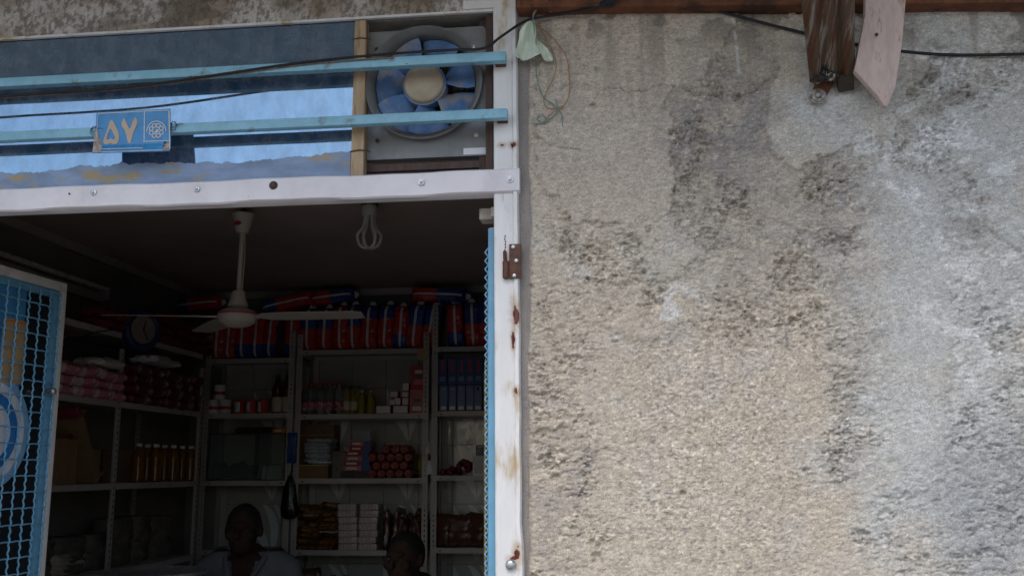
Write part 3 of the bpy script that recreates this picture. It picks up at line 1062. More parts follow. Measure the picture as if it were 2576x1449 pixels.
# digit five (a drop with a heart-shaped counter) and digit seven (a V), Persian numerals traced as outlines
outer = [(.205, .20), (.235, .23), (.275, .36), (.312, .50), (.325, .62), (.318, .72), (.295, .775), (.262, .79), (.235, .775), (.213, .745), (.19, .775), (.16, .79), (.13, .775), (.118, .72), (.125, .63), (.15, .50), (.172, .36), (.19, .24)]
inner = [(.205, .42), (.222, .44), (.25, .54), (.272, .62), (.268, .66), (.248, .675), (.228, .66), (.213, .625), (.197, .66), (.178, .675), (.162, .66), (.16, .61), (.175, .52), (.19, .44)]


def resample(pl, k):
    pl = [Vector(p) for p in pl] + [Vector(pl[0])]
    d = [0]
    for a_, c_ in zip(pl[:-1], pl[1:]): d.append(d[-1] + (c_ - a_).length)
    out = []
    for i in range(k):
        s_ = d[-1] * i / k
        j = max(q for q in range(len(d)) if d[q] <= s_ + 1e-9)
        j = min(j, len(pl) - 2)
        f_ = (s_ - d[j]) / max(1e-9, d[j + 1] - d[j])
        out.append(pl[j].lerp(pl[j + 1], f_))
    return out


K = 40
oo, ii = resample(outer, K), resample(inner, K)
MB().add([uv(p.x, p.y, .0010) for p in oo + ii], [(i, (i + 1) % K, K + (i + 1) % K, K + i) for i in range(K)]).build('digit_five', m['goldink'], plate)
seven = [(.345, .30), (.365, .20), (.38, .17), (.395, .20), (.415, .29), (.445, .40), (.462, .44), (.478, .38), (.503, .25), (.53, .17), (.548, .19), (.562, .26), (.555, .35), (.528, .45), (.505, .56), (.488, .70), (.478, .76), (.462, .775), (.445, .76), (.435, .70), (.42, .58), (.395, .46), (.362, .38)]
uvpoly(seven, .0010, m['goldink'], 'digit_seven', plate)
# emblem: eight small rings round a centre under an arch
cxm, cym = .815, .50
for k in range(8):
    an = math.pi * 2 * k / 8 + .39
    cu, cv = cxm + .072 * math.cos(an), cym + .125 * math.sin(an)
    stroke([(cu + .026 * math.cos(q * math.pi / 5), cv + .046 * math.sin(q * math.pi / 5)) for q in range(10)], .022, .0011, m['platewhite'], 'emblem_ring', plate, True)
stroke([(cxm + .125 * math.cos(q), cym + .02 - .24 * math.sin(q)) for q in [i * math.pi / 14 for i in range(15)]], .022, .0011, m['platewhite'], 'emblem_arch', plate)
uvpoly([(cxm - .03, cym + .04), (cxm + .0, cym - .02), (cxm + .03, cym - .04), (cxm + .028, cym + .03), (cxm + .0, cym + .06)], .0011, m['platewhite'], 'emblem_centre', plate)
m['platerust'] = mk('plate_rust', (.36, .31, .28), .8, var=.35, scale=70, bump=.4, col2=(.13, .06, .04), thr=.6, c2scale=40)
uvpoly([(.0, .46), (.03, .44), (.055, .50), (.05, .58), (.085, .66), (.10, .78), (.115, .86), (.11, .99), (.0, .99)], .0013, m['platerust'], 'rusted_corner', plate)
uvpoly([(.90, .86), (.94, .80), (1.0, .78), (.998, .98), (.90, .985), (.92, .93)], .0013, m['platerust'], 'rusted_corner', plate)
for u_, v_ in ((.03, .75), (.93, .79)):
    bolt_mesh(MB(), uv(u_, v_, .002), .003, nut=False).build('nail_hole', m['rustbolt'], plate)
# wire ties that hold the plate to the bar
for px, py in ((236, 330), (436, 318)):
    q = at(px, py, -.06)
    pts = [q + Vector((.012 * math.cos(k * .9) * (1 - k * .05), -.002 - .003 * math.sin(k * 1.7), .012 * math.sin(k * .9))) for k in range(12)]
    pts += [q + Vector((.02, -.004, .006)), q + Vector((.028, -.003, .003))]
    MB().tube(pts, .0009, 5).build('tie_wire', m['rustbolt'], npl)
MB().box(uv(.3, .5).x, uv(.38, .5).x, -.060, -.057, uv(.3, .42).z - .012, uv(.3, .42).z).build('back_clip', m['galv'], npl)

# ------------------------------------------------------------------ exhaust fan
FC = at(1068, 214, .03)
ef = empty('exhaust_fan', at(1068, 400, .03), 'dusty blue bladed exhaust fan in a grey square plate', 'fan')
R_in, R_out = .139, .152
pa = [at(917, 81, .03), at(1228, 68, .03), at(1229, 389, .03), at(917, 405, .03)]
# square plate with a round opening
b = MB()
K = 64
circ = [(FC.x + R_in * math.cos(2 * math.pi * i / K), FC.z + R_in * math.sin(2 * math.pi * i / K)) for i in range(K)]
x0, x1, z1, z0 = pa[0].x, pa[1].x, (pa[0].z + pa[1].z) / 2, (pa[2].z + pa[3].z) / 2
sq = []
for i in range(K):
    cx, cz = math.cos(2 * math.pi * i / K), math.sin(2 * math.pi * i / K)
    sx = ((x1 - FC.x) if cx > 0 else (FC.x - x0)) / max(1e-6, abs(cx))
    sz = ((z1 - FC.z) if cz > 0 else (FC.z - z0)) / max(1e-6, abs(cz))
    tq = min(sx, sz)
    sq.append((FC.x + cx * tq, FC.z + cz * tq))
vs = [(x, .030, z) for x, z in circ] + [(x, .030, z) for x, z in sq] + [(x, .034, z) for x, z in circ] + [(x, .034, z) for x, z in sq] + [(x, .06, z) for x, z in sq]
fs = []
for i in range(K):
    j = (i + 1) % K
    fs += [(i, j, K + j, K + i), (2 * K + i, 3 * K + i, 3 * K + j, 2 * K + j), (i, 2 * K + i, 2 * K + j, j), (K + i, K + j, 4 * K + j, 4 * K + i)]
b.add(vs, fs)
pltf = b.build('mounting_plate', m['galv'], ef, smooth=True)
FM = Matrix.Translation((FC.x, .03, FC.z)) @ RX       # +z of the profile points to the street
b = MB()
b.lathe([(R_in - .004, -.09), (R_in - .004, -.002), (R_in, .012), (R_in + .012, .024), (R_in + .016, .022), (R_in + .016, .018), (R_in + .004, .006), (R_in + .004, -.0), (R_in + .002, -.09)], FM, 64)
# leave the tube open: drop the two caps
b.f, b.m = b.f[:-2], b.m[:-2]
b.f += [(i + 8 * 64, (i + 1) % 64 + 8 * 64, (i + 1) % 64, i) for i in range(64)]
b.m += [0] * 64
b.build('shroud_ring', mk('grey_ring', (.18, .18, .175), .55, metal=.2, var=.2), ef, smooth=True)
nb_ = 7
for k in range(nb_):
    a0 = 2 * math.pi * k / nb_ + .28
    vs, fs = [], []
    for i in range(7):
        r_ = .045 + (.133 - .045) * i / 6
        half = .27 + .17 * min(1, i / 3) * (1 if i < 6 else .86)
        for j in range(7):
            s_ = j / 6 * 2 - 1
            an = a0 + s_ * half + .05 * i / 6
            twist = (.034 - .010 * i / 6) * s_ * (1 - .1 * abs(s_)) + .004 * s_ * s_
            vs.append((FC.x + r_ * math.cos(an), .022 + .020 + twist * .62, FC.z + r_ * math.sin(an)))
    for i in range(6):
        for j in range(6):
            q = i * 7 + j
            fs.append((q, q + 1, q + 8, q + 7))
    nv = len(vs)
    vs += [(x, y + .0025, z) for x, y, z in vs]
    fs += [tuple(i_ + nv for i_ in reversed(f_)) for f_ in fs]
    edge = [i_ for i_ in range(7)] + [i_ * 7 + 6 for i_ in range(1, 7)] + [42 + j for j in range(5, -1, -1)] + [i_ * 7 for i_ in range(5, 0, -1)]
    fs += [(edge[i_], edge[i_] + nv, edge[(i_ + 1) % len(edge)] + nv, edge[(i_ + 1) % len(edge)]) for i_ in range(len(edge))]
    MB().add(vs, fs).build('blade', m['fanblue'], ef, smooth=True)
hubz = Matrix.Translation((FC.x, .028, FC.z + .0)) @ RX
MB().lathe([(.058, -.03), (.058, -.004), (.0575, .002)], hubz, 40).build('hub_collar', m['fanblue'], ef, smooth=True)
MB().lathe([(.0515, -.012), (.0525, .006), (.051, .011), (.046, .0145), (.03, .016), (.01, .0165)], hubz, 40).build('hub_cap', m['hub'], ef, smooth=True)
MB().lathe([(.055, -.13), (.06, -.12), (.06, -.05)], hubz, 24).build('motor', m['grille'], ef, smooth=True)
b = MB()
for k in range(19):
    dxx = -.144 + .016 * k
    hh = math.sqrt(max(0, .145 ** 2 - dxx ** 2))
    if hh > .01: b.tube([(FC.x + dxx, .082, FC.z - hh), (FC.x + dxx, .082, FC.z + hh)], .0016, 5)
for k in range(7):
    dzz = -.13 + .043 * k
    hh = math.sqrt(max(0, .145 ** 2 - dzz ** 2))
    b.tube([(FC.x - hh, .084, FC.z + dzz), (FC.x + hh, .084, FC.z + dzz)], .002, 5)
b.tube([(FC.x + .145 * math.cos(i * math.pi / 20), .083, FC.z + .145 * math.sin(i * math.pi / 20)) for i in range(40)], .003, 6, closed=True)
tag(b.build('wire_guard', m['grille'], ef), None, None, kind='stuff')
m['louvre'] = mk('dusty_louvre', (.24, .195, .155), .8, var=.15)
for k in range(10):
    zz = FC.z - .14 + k * .031
    MB().box(FC.x - .15, FC.x + .15, .098, .101, zz, zz + .029, M=Matrix.Translation((0, .10, zz)) @ Matrix.Rotation(.25, 4, 'X') @ Matrix.Translation((0, -.10, -zz))).build('louvre', m['louvre'], ef)
for px, py in ((1190, 118), (950, 355), (1198, 340), (948, 125)):
    bolt_mesh(MB(), at(px, py, .0298), .0062).build('bolt', m['rustbolt'] if px < 1000 else m['bolt'], ef, smooth=True)
MB().box(at(1166, 380, .0297).x, at(1224, 380, .0297).x, .0290, .0305, at(1166, 390, .03).z, at(1166, 374, .03).z).build('maker_label', m['paper'], ef)
MB().box(x0, x1 + .02, .035, .05, z0 - .03, z0 - .012).build('support_rail', m['darkwood'], ef)
MB().box(xr0 - .02, xr0 + .004, .036, .05, zt_ - .004, ZT - .004).build('support_rail', m['darkwood'], ef)
MB().box(x0 - .012, x0 + .01, .032, .05, zt_ - .004, ZT - .004).build('support_rail', m['darkwood'], ef)

# ------------------------------------------------------------------ cables, twine, scrap of plastic
def curve_pts(P, sub=6):
    """Catmull-Rom through the points"""
    P = [Vector(p) for p in P]
    out = []
    for i in range(len(P) - 1):
        p0 = P[i - 1] if i else P[0] * 2 - P[1]
        p1_, p2_ = P[i], P[i + 1]
        p3 = P[i + 2] if i + 2 < len(P) else P[-1] * 2 - P[-2]
        for k in range(sub):
            t_ = k / sub
            out.append(.5 * ((2 * p1_) + (p2_ - p0) * t_ + (2 * p0 - 5 * p1_ + 4 * p2_ - p3) * t_ * t_ + (3 * p1_ - p0 - 3 * p2_ + p3) * t_ ** 3))
    out.append(P[-1])
    return out


cb = curve_pts([at(-250, 262, -.064), at(0, 243, -.066), at(300, 222, -.066), at(560, 187, -.064), at(760, 158, -.0625), at(960, 138, -.0625), at(1140, 126, -.0625), at(1217, 122, -.062),
                at(1262, 92, -.045), at(1310, 60, -.03), at(1345, 47, -.028), at(1420, 36, -.022), at(1500, 21, -.058), at(1530, 12, -.062), at(1600, -20, -.064)])
tag(MB().tube(cb, .0035, 8).build('power_cable', m['cable'], smooth=True), 'black power cable lashed along the upper guard bar and up the wall', 'cable')
cb = curve_pts([at(-250, 268, -.060), at(0, 247, -.062), at(300, 226, -.062), at(560, 191, -.0605), at(760, 164, -.0605), at(900, 152, -.0605), at(990, 146, -.060)])
tag(MB().tube(cb, .0022, 6).build('flex_wire', mk('brown_flex', (.16, .12, .09), .7, var=.4, scale=40), smooth=True), 'thin brown wire twisted beside the black cable on the guard bar', 'wire')
cb = curve_pts([at(1600, -40, -.03), at(1680, -2, -.03), at(1760, 16, -.02), at(1850, 40, -.013), at(1940, 64, -.012), at(2040, 88, -.012), at(2150, 112, -.012), at(2270, 130, -.011), at(2400, 139, -.010), at(2576, 137, -.009), at(2750, 132, -.009), at(3100, 118, -.009), at(3600, 90, -.009)])
tag(MB().tube(cb, .004, 8).build('wall_cable', m['cable'], smooth=True), 'slack black cable sagging across the grey plaster behind the awning strut', 'cable')
# clamp where the cable meets the beam
b = MB()
q = at(1522, 14, -.06)
for k in range(3):
    b.tube([q + Vector((.012 * math.cos(j * .63) + k * .006, -.006, .010 * math.sin(j * .63))) for j in range(10)], .0028, 6, closed=True)
tag(b.build('cable_knot', m['cable'], smooth=True), 'knot of black wire where the cable meets the rusty beam', 'knot')
m['twineo'] = mk('orange_twine', (.36, .20, .09), .8, var=.25, scale=80)
m['twineg'] = mk('green_twine', (.12, .25, .23), .8, var=.25, scale=80)
o_ = lambda x, y, Y=-.014: at(1288 + .3318 * x, .3318 * y, Y)
tw_o = curve_pts([o_(205, -10, -.055), o_(185, 80, -.035), o_(165, 125, -.03), o_(200, 190), o_(290, 270), o_(360, 350), o_(415, 440), o_(432, 560), o_(438, 680), o_(415, 770), o_(360, 830), o_(300, 860), o_(235, 935)], 5)
tag(MB().tube(tw_o, .0012, 5).build('orange_twine', m['twineo'], smooth=True), 'long loop of orange twine hanging from the cable on the wall', 'twine')
tw_o = curve_pts([o_(190, 180, -.02), o_(250, 280), o_(310, 400), o_(335, 500), o_(310, 600), o_(265, 690), o_(240, 760), o_(265, 815), o_(330, 825), o_(390, 800)], 5)
tag(MB().tube(tw_o, .0011, 5).build('orange_twine', m['twineo'], smooth=True), 'shorter orange twine passing behind the pale plastic scrap', 'twine')
tw_g = curve_pts([o_(300, 95, -.025), o_(245, 75, -.03), o_(190, 75, -.033), o_(160, 115, -.033), o_(170, 250, -.03), o_(180, 430, -.02), o_(190, 600), o_(240, 740), o_(310, 790), o_(345, 830), o_(375, 870), o_(385, 960)], 5)
tag(MB().tube(tw_g, .0014, 5).build('green_twine', m['twineg'], smooth=True), 'thin green twine dangling beside the orange loops', 'twine')
tw_g = curve_pts([o_(330, 745), o_(345, 830), o_(320, 880), o_(240, 930), o_(190, 900), o_(230, 870), o_(260, 930), o_(150, 940)], 5)
tag(MB().tube(tw_g, .0013, 5).build('green_twine', m['twineg'], smooth=True), 'knotted tail of green twine at the bottom of the tangle', 'twine')
# scrap of pale green plastic
m['scrap'] = mk('pale_green_plastic', (.62, .70, .58), .4, var=.1, scale=20, bump=.9, bscale=55, spec=.5)
OUT = [[(105, 170), (150, 165), (185, 200)], [(60, 240), (125, 235), (192, 250)], [(62, 290), (120, 300), (185, 310)], [(40, 360), (105, 375), (190, 345)], [(15, 400), (90, 425), (205, 385)], [(40, 445), (120, 455), (240, 405)]]
vs, fs = [], []
cols = 9
for i, row in enumerate(OUT):
    rowp = curve_pts([Vector((x, y, 0)) for x, y in row], 4)
    for j, p in enumerate(rowp):
        vs.append(o_(p.x, p.y, -.034 - .010 * math.sin(j * .8 + i * .5) - .004 * math.cos(i * 1.3)))
nc = len(rowp)
for i in range(len(OUT) - 1):
    for j in range(nc - 1):
        fs.append((i * nc + j, i * nc + j + 1, (i + 1) * nc + j + 1, (i + 1) * nc + j))
k0 = len(vs)
OUT2 = [[(185, 300), (200, 310)], [(180, 400), (240, 340)], [(215, 405), (275, 380)], [(240, 450), (300, 420)], [(290, 475), (322, 455)]]
for i, row in enumerate(OUT2):
    for j in range(5):
        t_ = j / 4
        vs.append(o_(row[0][0] * (1 - t_) + row[1][0] * t_, row[0][1] * (1 - t_) + row[1][1] * t_, -.026 - .008 * math.sin(j * 1.7 + i)))
for i in range(len(OUT2) - 1):
    for j in range(4):
        q = k0 + i * 5 + j
        fs.append((q, q + 1, q + 6, q + 5))
vs = [Vector(p) + Vector((random.gauss(0, .0018), random.gauss(0, .004), random.gauss(0, .0018))) for p in vs]
sc = MB().add(vs, fs).build('plastic_scrap', m['scrap'], smooth=True)
md = sc.modifiers.new('thickness', 'SOLIDIFY')
md.thickness = .0009
md = sc.modifiers.new('soft', 'SUBSURF')
md.levels = md.render_levels = 2
tag(sc, 'crumpled scrap of pale green plastic sheet snagged on the cable', 'plastic scrap')


# ------------------------------------------------------------------ door leaves with crimped wire mesh
def leaf(name, label, hinge_xy, ang, width, z0, z1, wz, SG=-1, ya=-.012, yb=.02):
    """local x runs from hinge to free edge, local -y is the street face when shut"""
    T = Matrix.Translation((hinge_xy[0], hinge_xy[1], 0)) @ Matrix.Rotation(ang, 4, 'Z')
    root = empty(name, (hinge_xy[0], hinge_xy[1], z0), label, 'door')
    fwid = .030

    def part(nm, mt, boxes, par=root, bevel=.002):
        b_ = MB()
        for q_ in boxes: b_.box(*q_, M=T)
        return b_.build(nm, mt, par, bevel=bevel)

    part('outer_frame', m['white'], [(0, fwid, ya, yb, z0, z1), (width - fwid, width, ya, yb, z0, z1), (fwid, width - fwid, ya, yb, z1 - fwid, z1), (fwid, width - fwid, ya, yb, z0, z0 + fwid)])
    ii_ = fwid + .026
    ic, id_ = ya + .004, yb - .004
    part('inner_frame', m['doorblue'], [(fwid, ii_, ic, id_, z0 + fwid, z1 - fwid), (width - ii_, width - fwid, ic, id_, z0 + fwid, z1 - fwid), (ii_, width - ii_, ic, id_, z1 - ii_, z1 - fwid), (ii_, width - ii_, ic, id_, z0 + fwid, z0 + ii_), (ii_, width - ii_, ic, id_, .95, .99)])
    for k_ in range(int((width - 2 * fwid) / .052) + 1):
        x_ = width - fwid - .006 - k_ * .052
        if x_ < fwid: break
        n_ = int((z1 - z0 - 2 * fwid) / .0065)
        b_ = MB()
        b_.tube([T @ Vector((x_ + (.0014 * math.sin(j * math.pi / 2)), SG * (.016 + .0022 * math.cos(j * math.pi / 2)), z0 + fwid + j * .0065)) for j in range(n_)], .0029, 5)
        b_.build('mesh_wire', m['doorblue'], root, smooth=True)
    zz = z1 - fwid - .012
    k_ = 0
    while zz > z0 + fwid:
        n_ = int((width - 2 * fwid) / .013)
        b_ = MB()
        b_.tube([T @ Vector((fwid + .002 + j * (width - 2 * fwid - .004) / n_, SG * (.0165 + .0018 * math.cos(j * math.pi / 2)), zz + .0008 * math.sin(j * math.pi / 2))) for j in range(n_ + 1)], .0026, 5)
        b_.build('mesh_wire', m['doorblue'], root, smooth=True)
        zz -= wz
    return root, T, part


ZD = at(150, 715, .75).z
XD = at(150, 715, .75).x
lf, TL, lpart = leaf('door_leaf', 'open door leaf of blue crimped mesh with notices taped behind it', (OL + .012, .03), math.radians(86.0), .725, .06, ZD, .050)
m['pane'] = mk('dark_door_glass', (.02, .022, .024), .12, var=.1, bump=0)
inv = TL.inverted()


def onleaf(px, py):
    """where a line of sight meets the open leaf, in leaf coordinates"""
    o0, dd = inv @ CAM, inv.to_3x3() @ ray(px, py)
    t_ = (0.004 - o0.y) / dd.y
    p = o0 + dd * t_
    return p.x, p.z


lpart('glass_pane', m['pane'], [(.05, .675, .004, .008, .09, ZD - .05)], bevel=0)
m['bluesheet'] = mk('blue_sheet', (.06, .25, .50), .5, var=.1)
x_, z_ = onleaf(66, 745)
lpart('blue_sheet', m['bluesheet'], [(.056, x_, .0015, .0036, z_ - .36, ZD - .057)], bevel=0)
xa, za = onleaf(8, 792)
xb_, zb2 = onleaf(66, 810)
_, zc2 = onleaf(30, 965)
nt_ = lpart('paper_notice', m['tan'], [(xa, xb_ - .004, -.0006, .0012, zc2, zb2)], bevel=0)
lpart('notice_header', m['orange'], [(xa + .004, xb_ - .008, -.0012, -.0004, zb2 - .012, zb2 - .003)], par=nt_, bevel=0)
# round sticker
xc, zc = onleaf(-28, 1085)
xe, _ = onleaf(70, 1085)
rad = xe - xc
for nm, r0_, r1_, mt, dy in (('round_sticker', 0, rad, mk('sticker_pale_blue', (.22, .42, .62), .5), .0), ('sticker_white', 0, rad * .86, m['paper'], -.0006), ('sticker_ring', rad * .50, rad * .68, mk('sticker_blue', (.03, .18, .48), .5), -.0012)):
    b = MB()
    n = 48
    if r0_ == 0:
        b.add([TL @ Vector((xc + r1_ * math.cos(2 * math.pi * i / n), dy, zc + r1_ * math.sin(2 * math.pi * i / n))) for i in range(n)], [tuple(range(n))])
        rs = b.build(nm, mt, lf if nm == 'round_sticker' else rs_root)
        if nm == 'round_sticker': rs_root = rs
    else:
        b.add([TL @ Vector((xc + r_ * math.cos(2 * math.pi * i / n), dy, zc + r_ * math.sin(2 * math.pi * i / n))) for r_ in (r0_, r1_) for i in range(n)], [(i, (i + 1) % n, n + (i + 1) % n, n + i) for i in range(n)])
        b.build(nm, mt, rs_root)
MB().lathe([(.006, 0), (.01, .01), (.012, .03), (.006, .036)], TL @ Matrix.Translation((.655, -.012, at(128, 985, .7).z)) @ RX, 14).build('latch_knob', m['bolt'], lf, smooth=True)

# right leaf, folded back almost square to the wall
hx = at(1238, 900, .07).x
rx_far = at(1231, 1000, .72)
angR = math.atan2(.72 - .07, rx_far.x - hx)
m['gold'] = mk('gold_foil_print', (.50, .33, .10), .45, var=.25, scale=30, bump=.2, col2=(.18, .2, .12), thr=.62, c2scale=14)
rl, TR, rpart = leaf('door_leaf', 'open blue door leaf folded back beside the white post with gold paper behind its mesh', (hx, .07), angR, .66, .06, at(1236, 575, .08).z, .050, -1, -.022, .006)
zg = at(1222, 935, .5).z
# mirror-handed: the street face of this leaf looks the other way
rpart('gold_paper', m['gold'], [(.09, .61, .0155, .0170, .10, zg)], bevel=0)
rpart('hinge_stile', m['doorblue'], [(-.010, .012, -.012, .010, .07, at(1236, 575, .08).z - .004)])
b_ = MB()
b_.tube([TR @ Vector((.018 + .001 * math.sin(j * math.pi / 2), .0135 + .0042 * math.cos(j * math.pi / 2), .1 + j * .0055)) for j in range(int((at(1236, 575, .08).z - .14) / .0055))], .0026, 5)
b_.build('mesh_wire', m['doorblue'], rl, smooth=True)
c0_, c1_ = at(1210, 532, .10), at(1246, 558, .10)
b = MB()
b.box(c0_.x, c1_.x + .02, .07, .125, c1_.z, c0_.z)
b.box(c1_.x - .004, c1_.x + .02, .045, .07, c1_.z, c0_.z - .004)
tag(b.build('latch_block', m['card'] if False else mk('old_white_block', (.48, .43, .37), .7, var=.2, scale=30, col2=(.2, .15, .1), thr=.62, c2scale=30), fr, bevel=.002), None, None)

# ------------------------------------------------------------------ shelving
YF = 3.70                       # front of the back shelving
LV = [at(900, 879, YF).z, at(900, 1041, YF).z, at(900, 1203, YF).z, at(900, 1384, YF).z]
LV += [LV[3] - .42, LV[3] - .82]
SD = .34                        # depth of a shelf


def slotted(b, x, y, z0, z1, wx, wy, t_=.002):
    """slotted angle: a flange along x with a row of holes and a plain flange along y"""
    st_, hw, hh = .030, .0035, .0065
    k = int((z1 - z0) / st_)
    s = 1 if wx > 0 else -1
    xa_, xm0, xm1, xe_ = x, x + wx * .5 - s * hw, x + wx * .5 + s * hw, x + wx
    vs, fs = [], []

    def q(xp, xq, za_, zb_):
        o = len(vs)
        vs.extend([(xp, y, za_), (xq, y, za_), (xq, y, zb_), (xp, y, zb_)])
        fs.append((o, o + 1, o + 2, o + 3))
    q(xa_, xm0, z0, z1)
    q(xm1, xe_, z0, z1)
    for i in range(k + 1):
        c_ = z0 + (i + .5) * st_
        q(xm0, xm1, c_ - st_ * .5, min(z1, c_ - hh))
        if c_ + hh < z1: q(xm0, xm1, c_ + hh, min(z1, c_ + st_ * .5))
    q_ = len(vs)
    vs.extend([(x, y, z0), (x, y + wy, z0), (x, y + wy, z1), (x, y, z1)])
    fs.append((q_, q_ + 1, q_ + 2, q_ + 3))
    b.add(vs, fs)
    return b


def shelving(label, x0, x1, levels, z1, braces=True):
    root = empty('shelf_unit', ((x0 + x1) / 2, YF + SD / 2, .05), label, 'shelving', 'grey slotted steel shelving along the back wall')
    for xx, s in ((x0, 1), (x1, -1)):
        slotted(MB(), xx, YF - .004, .05, z1, s * .036, .03).build('slotted_post', m['shelf'], root)
        slotted(MB(), xx, YF + SD - .002, .05, z1, s * .036, -.03).build('slotted_post', m['shelf'], root)
    for z in levels:
        b_ = MB()
        b_.box(x0 + .003, x1 - .003, YF, YF + SD - .004, z - .004, z)
        b_.box(x0 + .003, x1 - .003, YF - .002, YF, z - .030, z + .001)
        b_.box(x0 + .003, x1 - .003, YF + SD - .006, YF + SD - .004, z - .030, z)
        b_.box(x0 + .003, x0 + .005, YF, YF + SD - .006, z - .030, z - .004)
        b_.box(x1 - .005, x1 - .003, YF, YF + SD - .006, z - .030, z - .004)
        sh = b_.build('shelf_board', m['shelf'], root)
        for xx in (x0 + .06, x1 - .06):
            MB().box(xx - .007, xx + .007, YF - .0028, YF - .0015, z - .019, z - .013).build('bracket_slot', m['slot'], sh)
    return root


px2x = lambda px, py=1040: at(px, py, YF).x
xA0, xA1 = px2x(512), px2x(737)
xB0, xB1 = px2x(743), px2x(1078)
xC0, xC1 = px2x(1086), px2x(1086) + .88
LA = [at(620, 902, YF).z, at(620, 1040, YF).z, at(620, 1209, YF).z, at(620, 1384, YF).z, LV[4], LV[5]]
LC = [at(1160, 872, YF).z, at(1160, 1034, YF).z, at(1160, 1196, YF).z, at(1160, 1378, YF).z, LV[4], LV[5]]
shelving('back wall steel shelf unit in the corner holding cans and glass boxes', xA0, xA1, LA, at(740, 832, YF).z)
shelving('back wall steel shelf unit holding clear bottles, soap stacks and round tins', xB0, xB1, LV, at(1080, 835, YF).z)
shelving('back wall steel shelf unit of blue cartons beside the leaf tiles', xC0, xC1, LC, at(1100, 765, YF).z)

# unit along the left wall
XS = -2.53
LS = [atx(450, 875, XS).z, atx(420, 1025, XS).z, atx(400, 1212, XS).z, 1.12, .7]
y1s = [1.45, 2.33, atx(508, 1000, XS).y]
root = empty('shelf_unit', (XS - .2, 2.4, .05), 'steel shelf unit along the left wall behind the mesh door', 'shelving')
for yy in y1s:
    for xx in (XS, XL + .035):
        b = MB()
        b.box(xx - .004, xx, yy - .018, yy + .018, .05, atx(322, 880, XS).z if xx == XS else 2.38)
        b.box(xx - .03, xx, yy + .016, yy + .018, .05, atx(322, 880, XS).z if xx == XS else 2.38)
        b.build('slotted_post', m['shelf'], root)
        b = MB()
        for k in range(70):
            zz = .1 + k * .03
            if zz < 2.2: b.box(xx - .001, xx + .0006, yy - .004, yy + .003, zz, zz + .012)
        tag(b.build('post_slots', m['slot'], root), None, None, kind='stuff')
for z in LS:
    for ya, yb in ((y1s[0], y1s[1]), (y1s[1], y1s[2])):
        b = MB()
        b.box(XL + .03, XS - .001, ya + .02, yb - .02, z - .004, z)
        b.box(XS - .002, XS + .001, ya + .02, yb - .02, z - .03, z)
        b.build('shelf_board', m['shelf'], root)

# ------------------------------------------------------------------ goods: makers at the origin, base on z = 0, front towards -y
def superring(w_, d_, z, n=20, e=.5, tw_=0):
    out = []
    for i in range(n):
        a_ = 2 * math.pi * i / n
        c_, s_ = math.cos(a_), math.sin(a_)
        out.append((w_ / 2 * math.copysign(abs(c_) ** e, c_), d_ / 2 * math.copysign(abs(s_) ** e, s_), z))
    return out


def pillow(w_, d_, h_, bands, seal=True, n=20, rows=14, lump=.004, seed=0, box_=.55):
    """soft pack standing upright; bands: list of (up to height fraction, material index)"""
    r = random.Random(seed)
    b_ = MB()
    rings, hs = [], []
    for i in range(rows + 1):
        t_ = i / rows
        f_ = min(1., (1 - abs(2 * t_ - 1) ** 5) * .25 + .78)
        e_ = min(t_, 1 - t_)
        thick = d_ * (min(1, .18 + (e_ / .16) ** .6 * .82) if seal else min(1., .8 + e_ * 4))
        rg = superring(w_ * (.90 + .1 * f_), thick, t_ * h_, n, box_)
        rings.append([(x + r.uniform(-lump, lump) * .5, y + r.uniform(-lump, lump), z) for x, y, z in rg])
        hs.append(t_)
    vs = [p for rg in rings for p in rg]
    b_.v = [Vector(p) for p in vs]
    for i in range(rows):
        mid = (hs[i] + hs[i + 1]) / 2
        mi = next((q[1] for q in bands if mid <= q[0]), bands[-1][1])
        for j in range(n):
            b_.f.append((i * n + j, i * n + (j + 1) % n, (i + 1) * n + (j + 1) % n, (i + 1) * n + j))
            b_.m.append(mi)
    b_.f += [tuple(range(n - 1, -1, -1)), tuple(rows * n + j for j in range(n))]
    b_.m += [bands[0][1], bands[-1][1]]
    return b_


def film_mat(name, c, rough=.35, **k):
    return mk(name, c, rough, var=.15, scale=18, bump=.25, bscale=25, **k)


m['pred'] = film_mat('red_film', (.50, .035, .03), col2=(.50, .09, .05), thr=.6, c2scale=8)
m['pblue'] = film_mat('blue_film', (.025, .06, .25), col2=(.05, .10, .28), thr=.62, c2scale=14)
m['pwhite'] = film_mat('white_film', (.62, .61, .60))
m['pdark'] = film_mat('dark_film', (.05, .035, .03))
m['pcyan'] = film_mat('pale_cyan_film', (.25, .40, .46))
m['pgrey'] = film_mat('silver_film', (.42, .45, .48), .3, metal=.3)
m['ppink'] = film_mat('pink_film', (.46, .13, .18), col2=(.58, .46, .49), thr=.5, c2scale=12)
m['pburg'] = film_mat('burgundy_film', (.13, .012, .03), col2=(.42, .40, .45), thr=.56, c2scale=9)
m['pbrown'] = film_mat('brown_yellow_film', (.26, .115, .025), col2=(.05, .03, .018), thr=.52, c2scale=16)
m['pmixed'] = film_mat('mixed_dark_film', (.10, .04, .025), col2=(.14, .10, .035), thr=.55, c2scale=10)
PW, PD, PH = .104, .15, .292


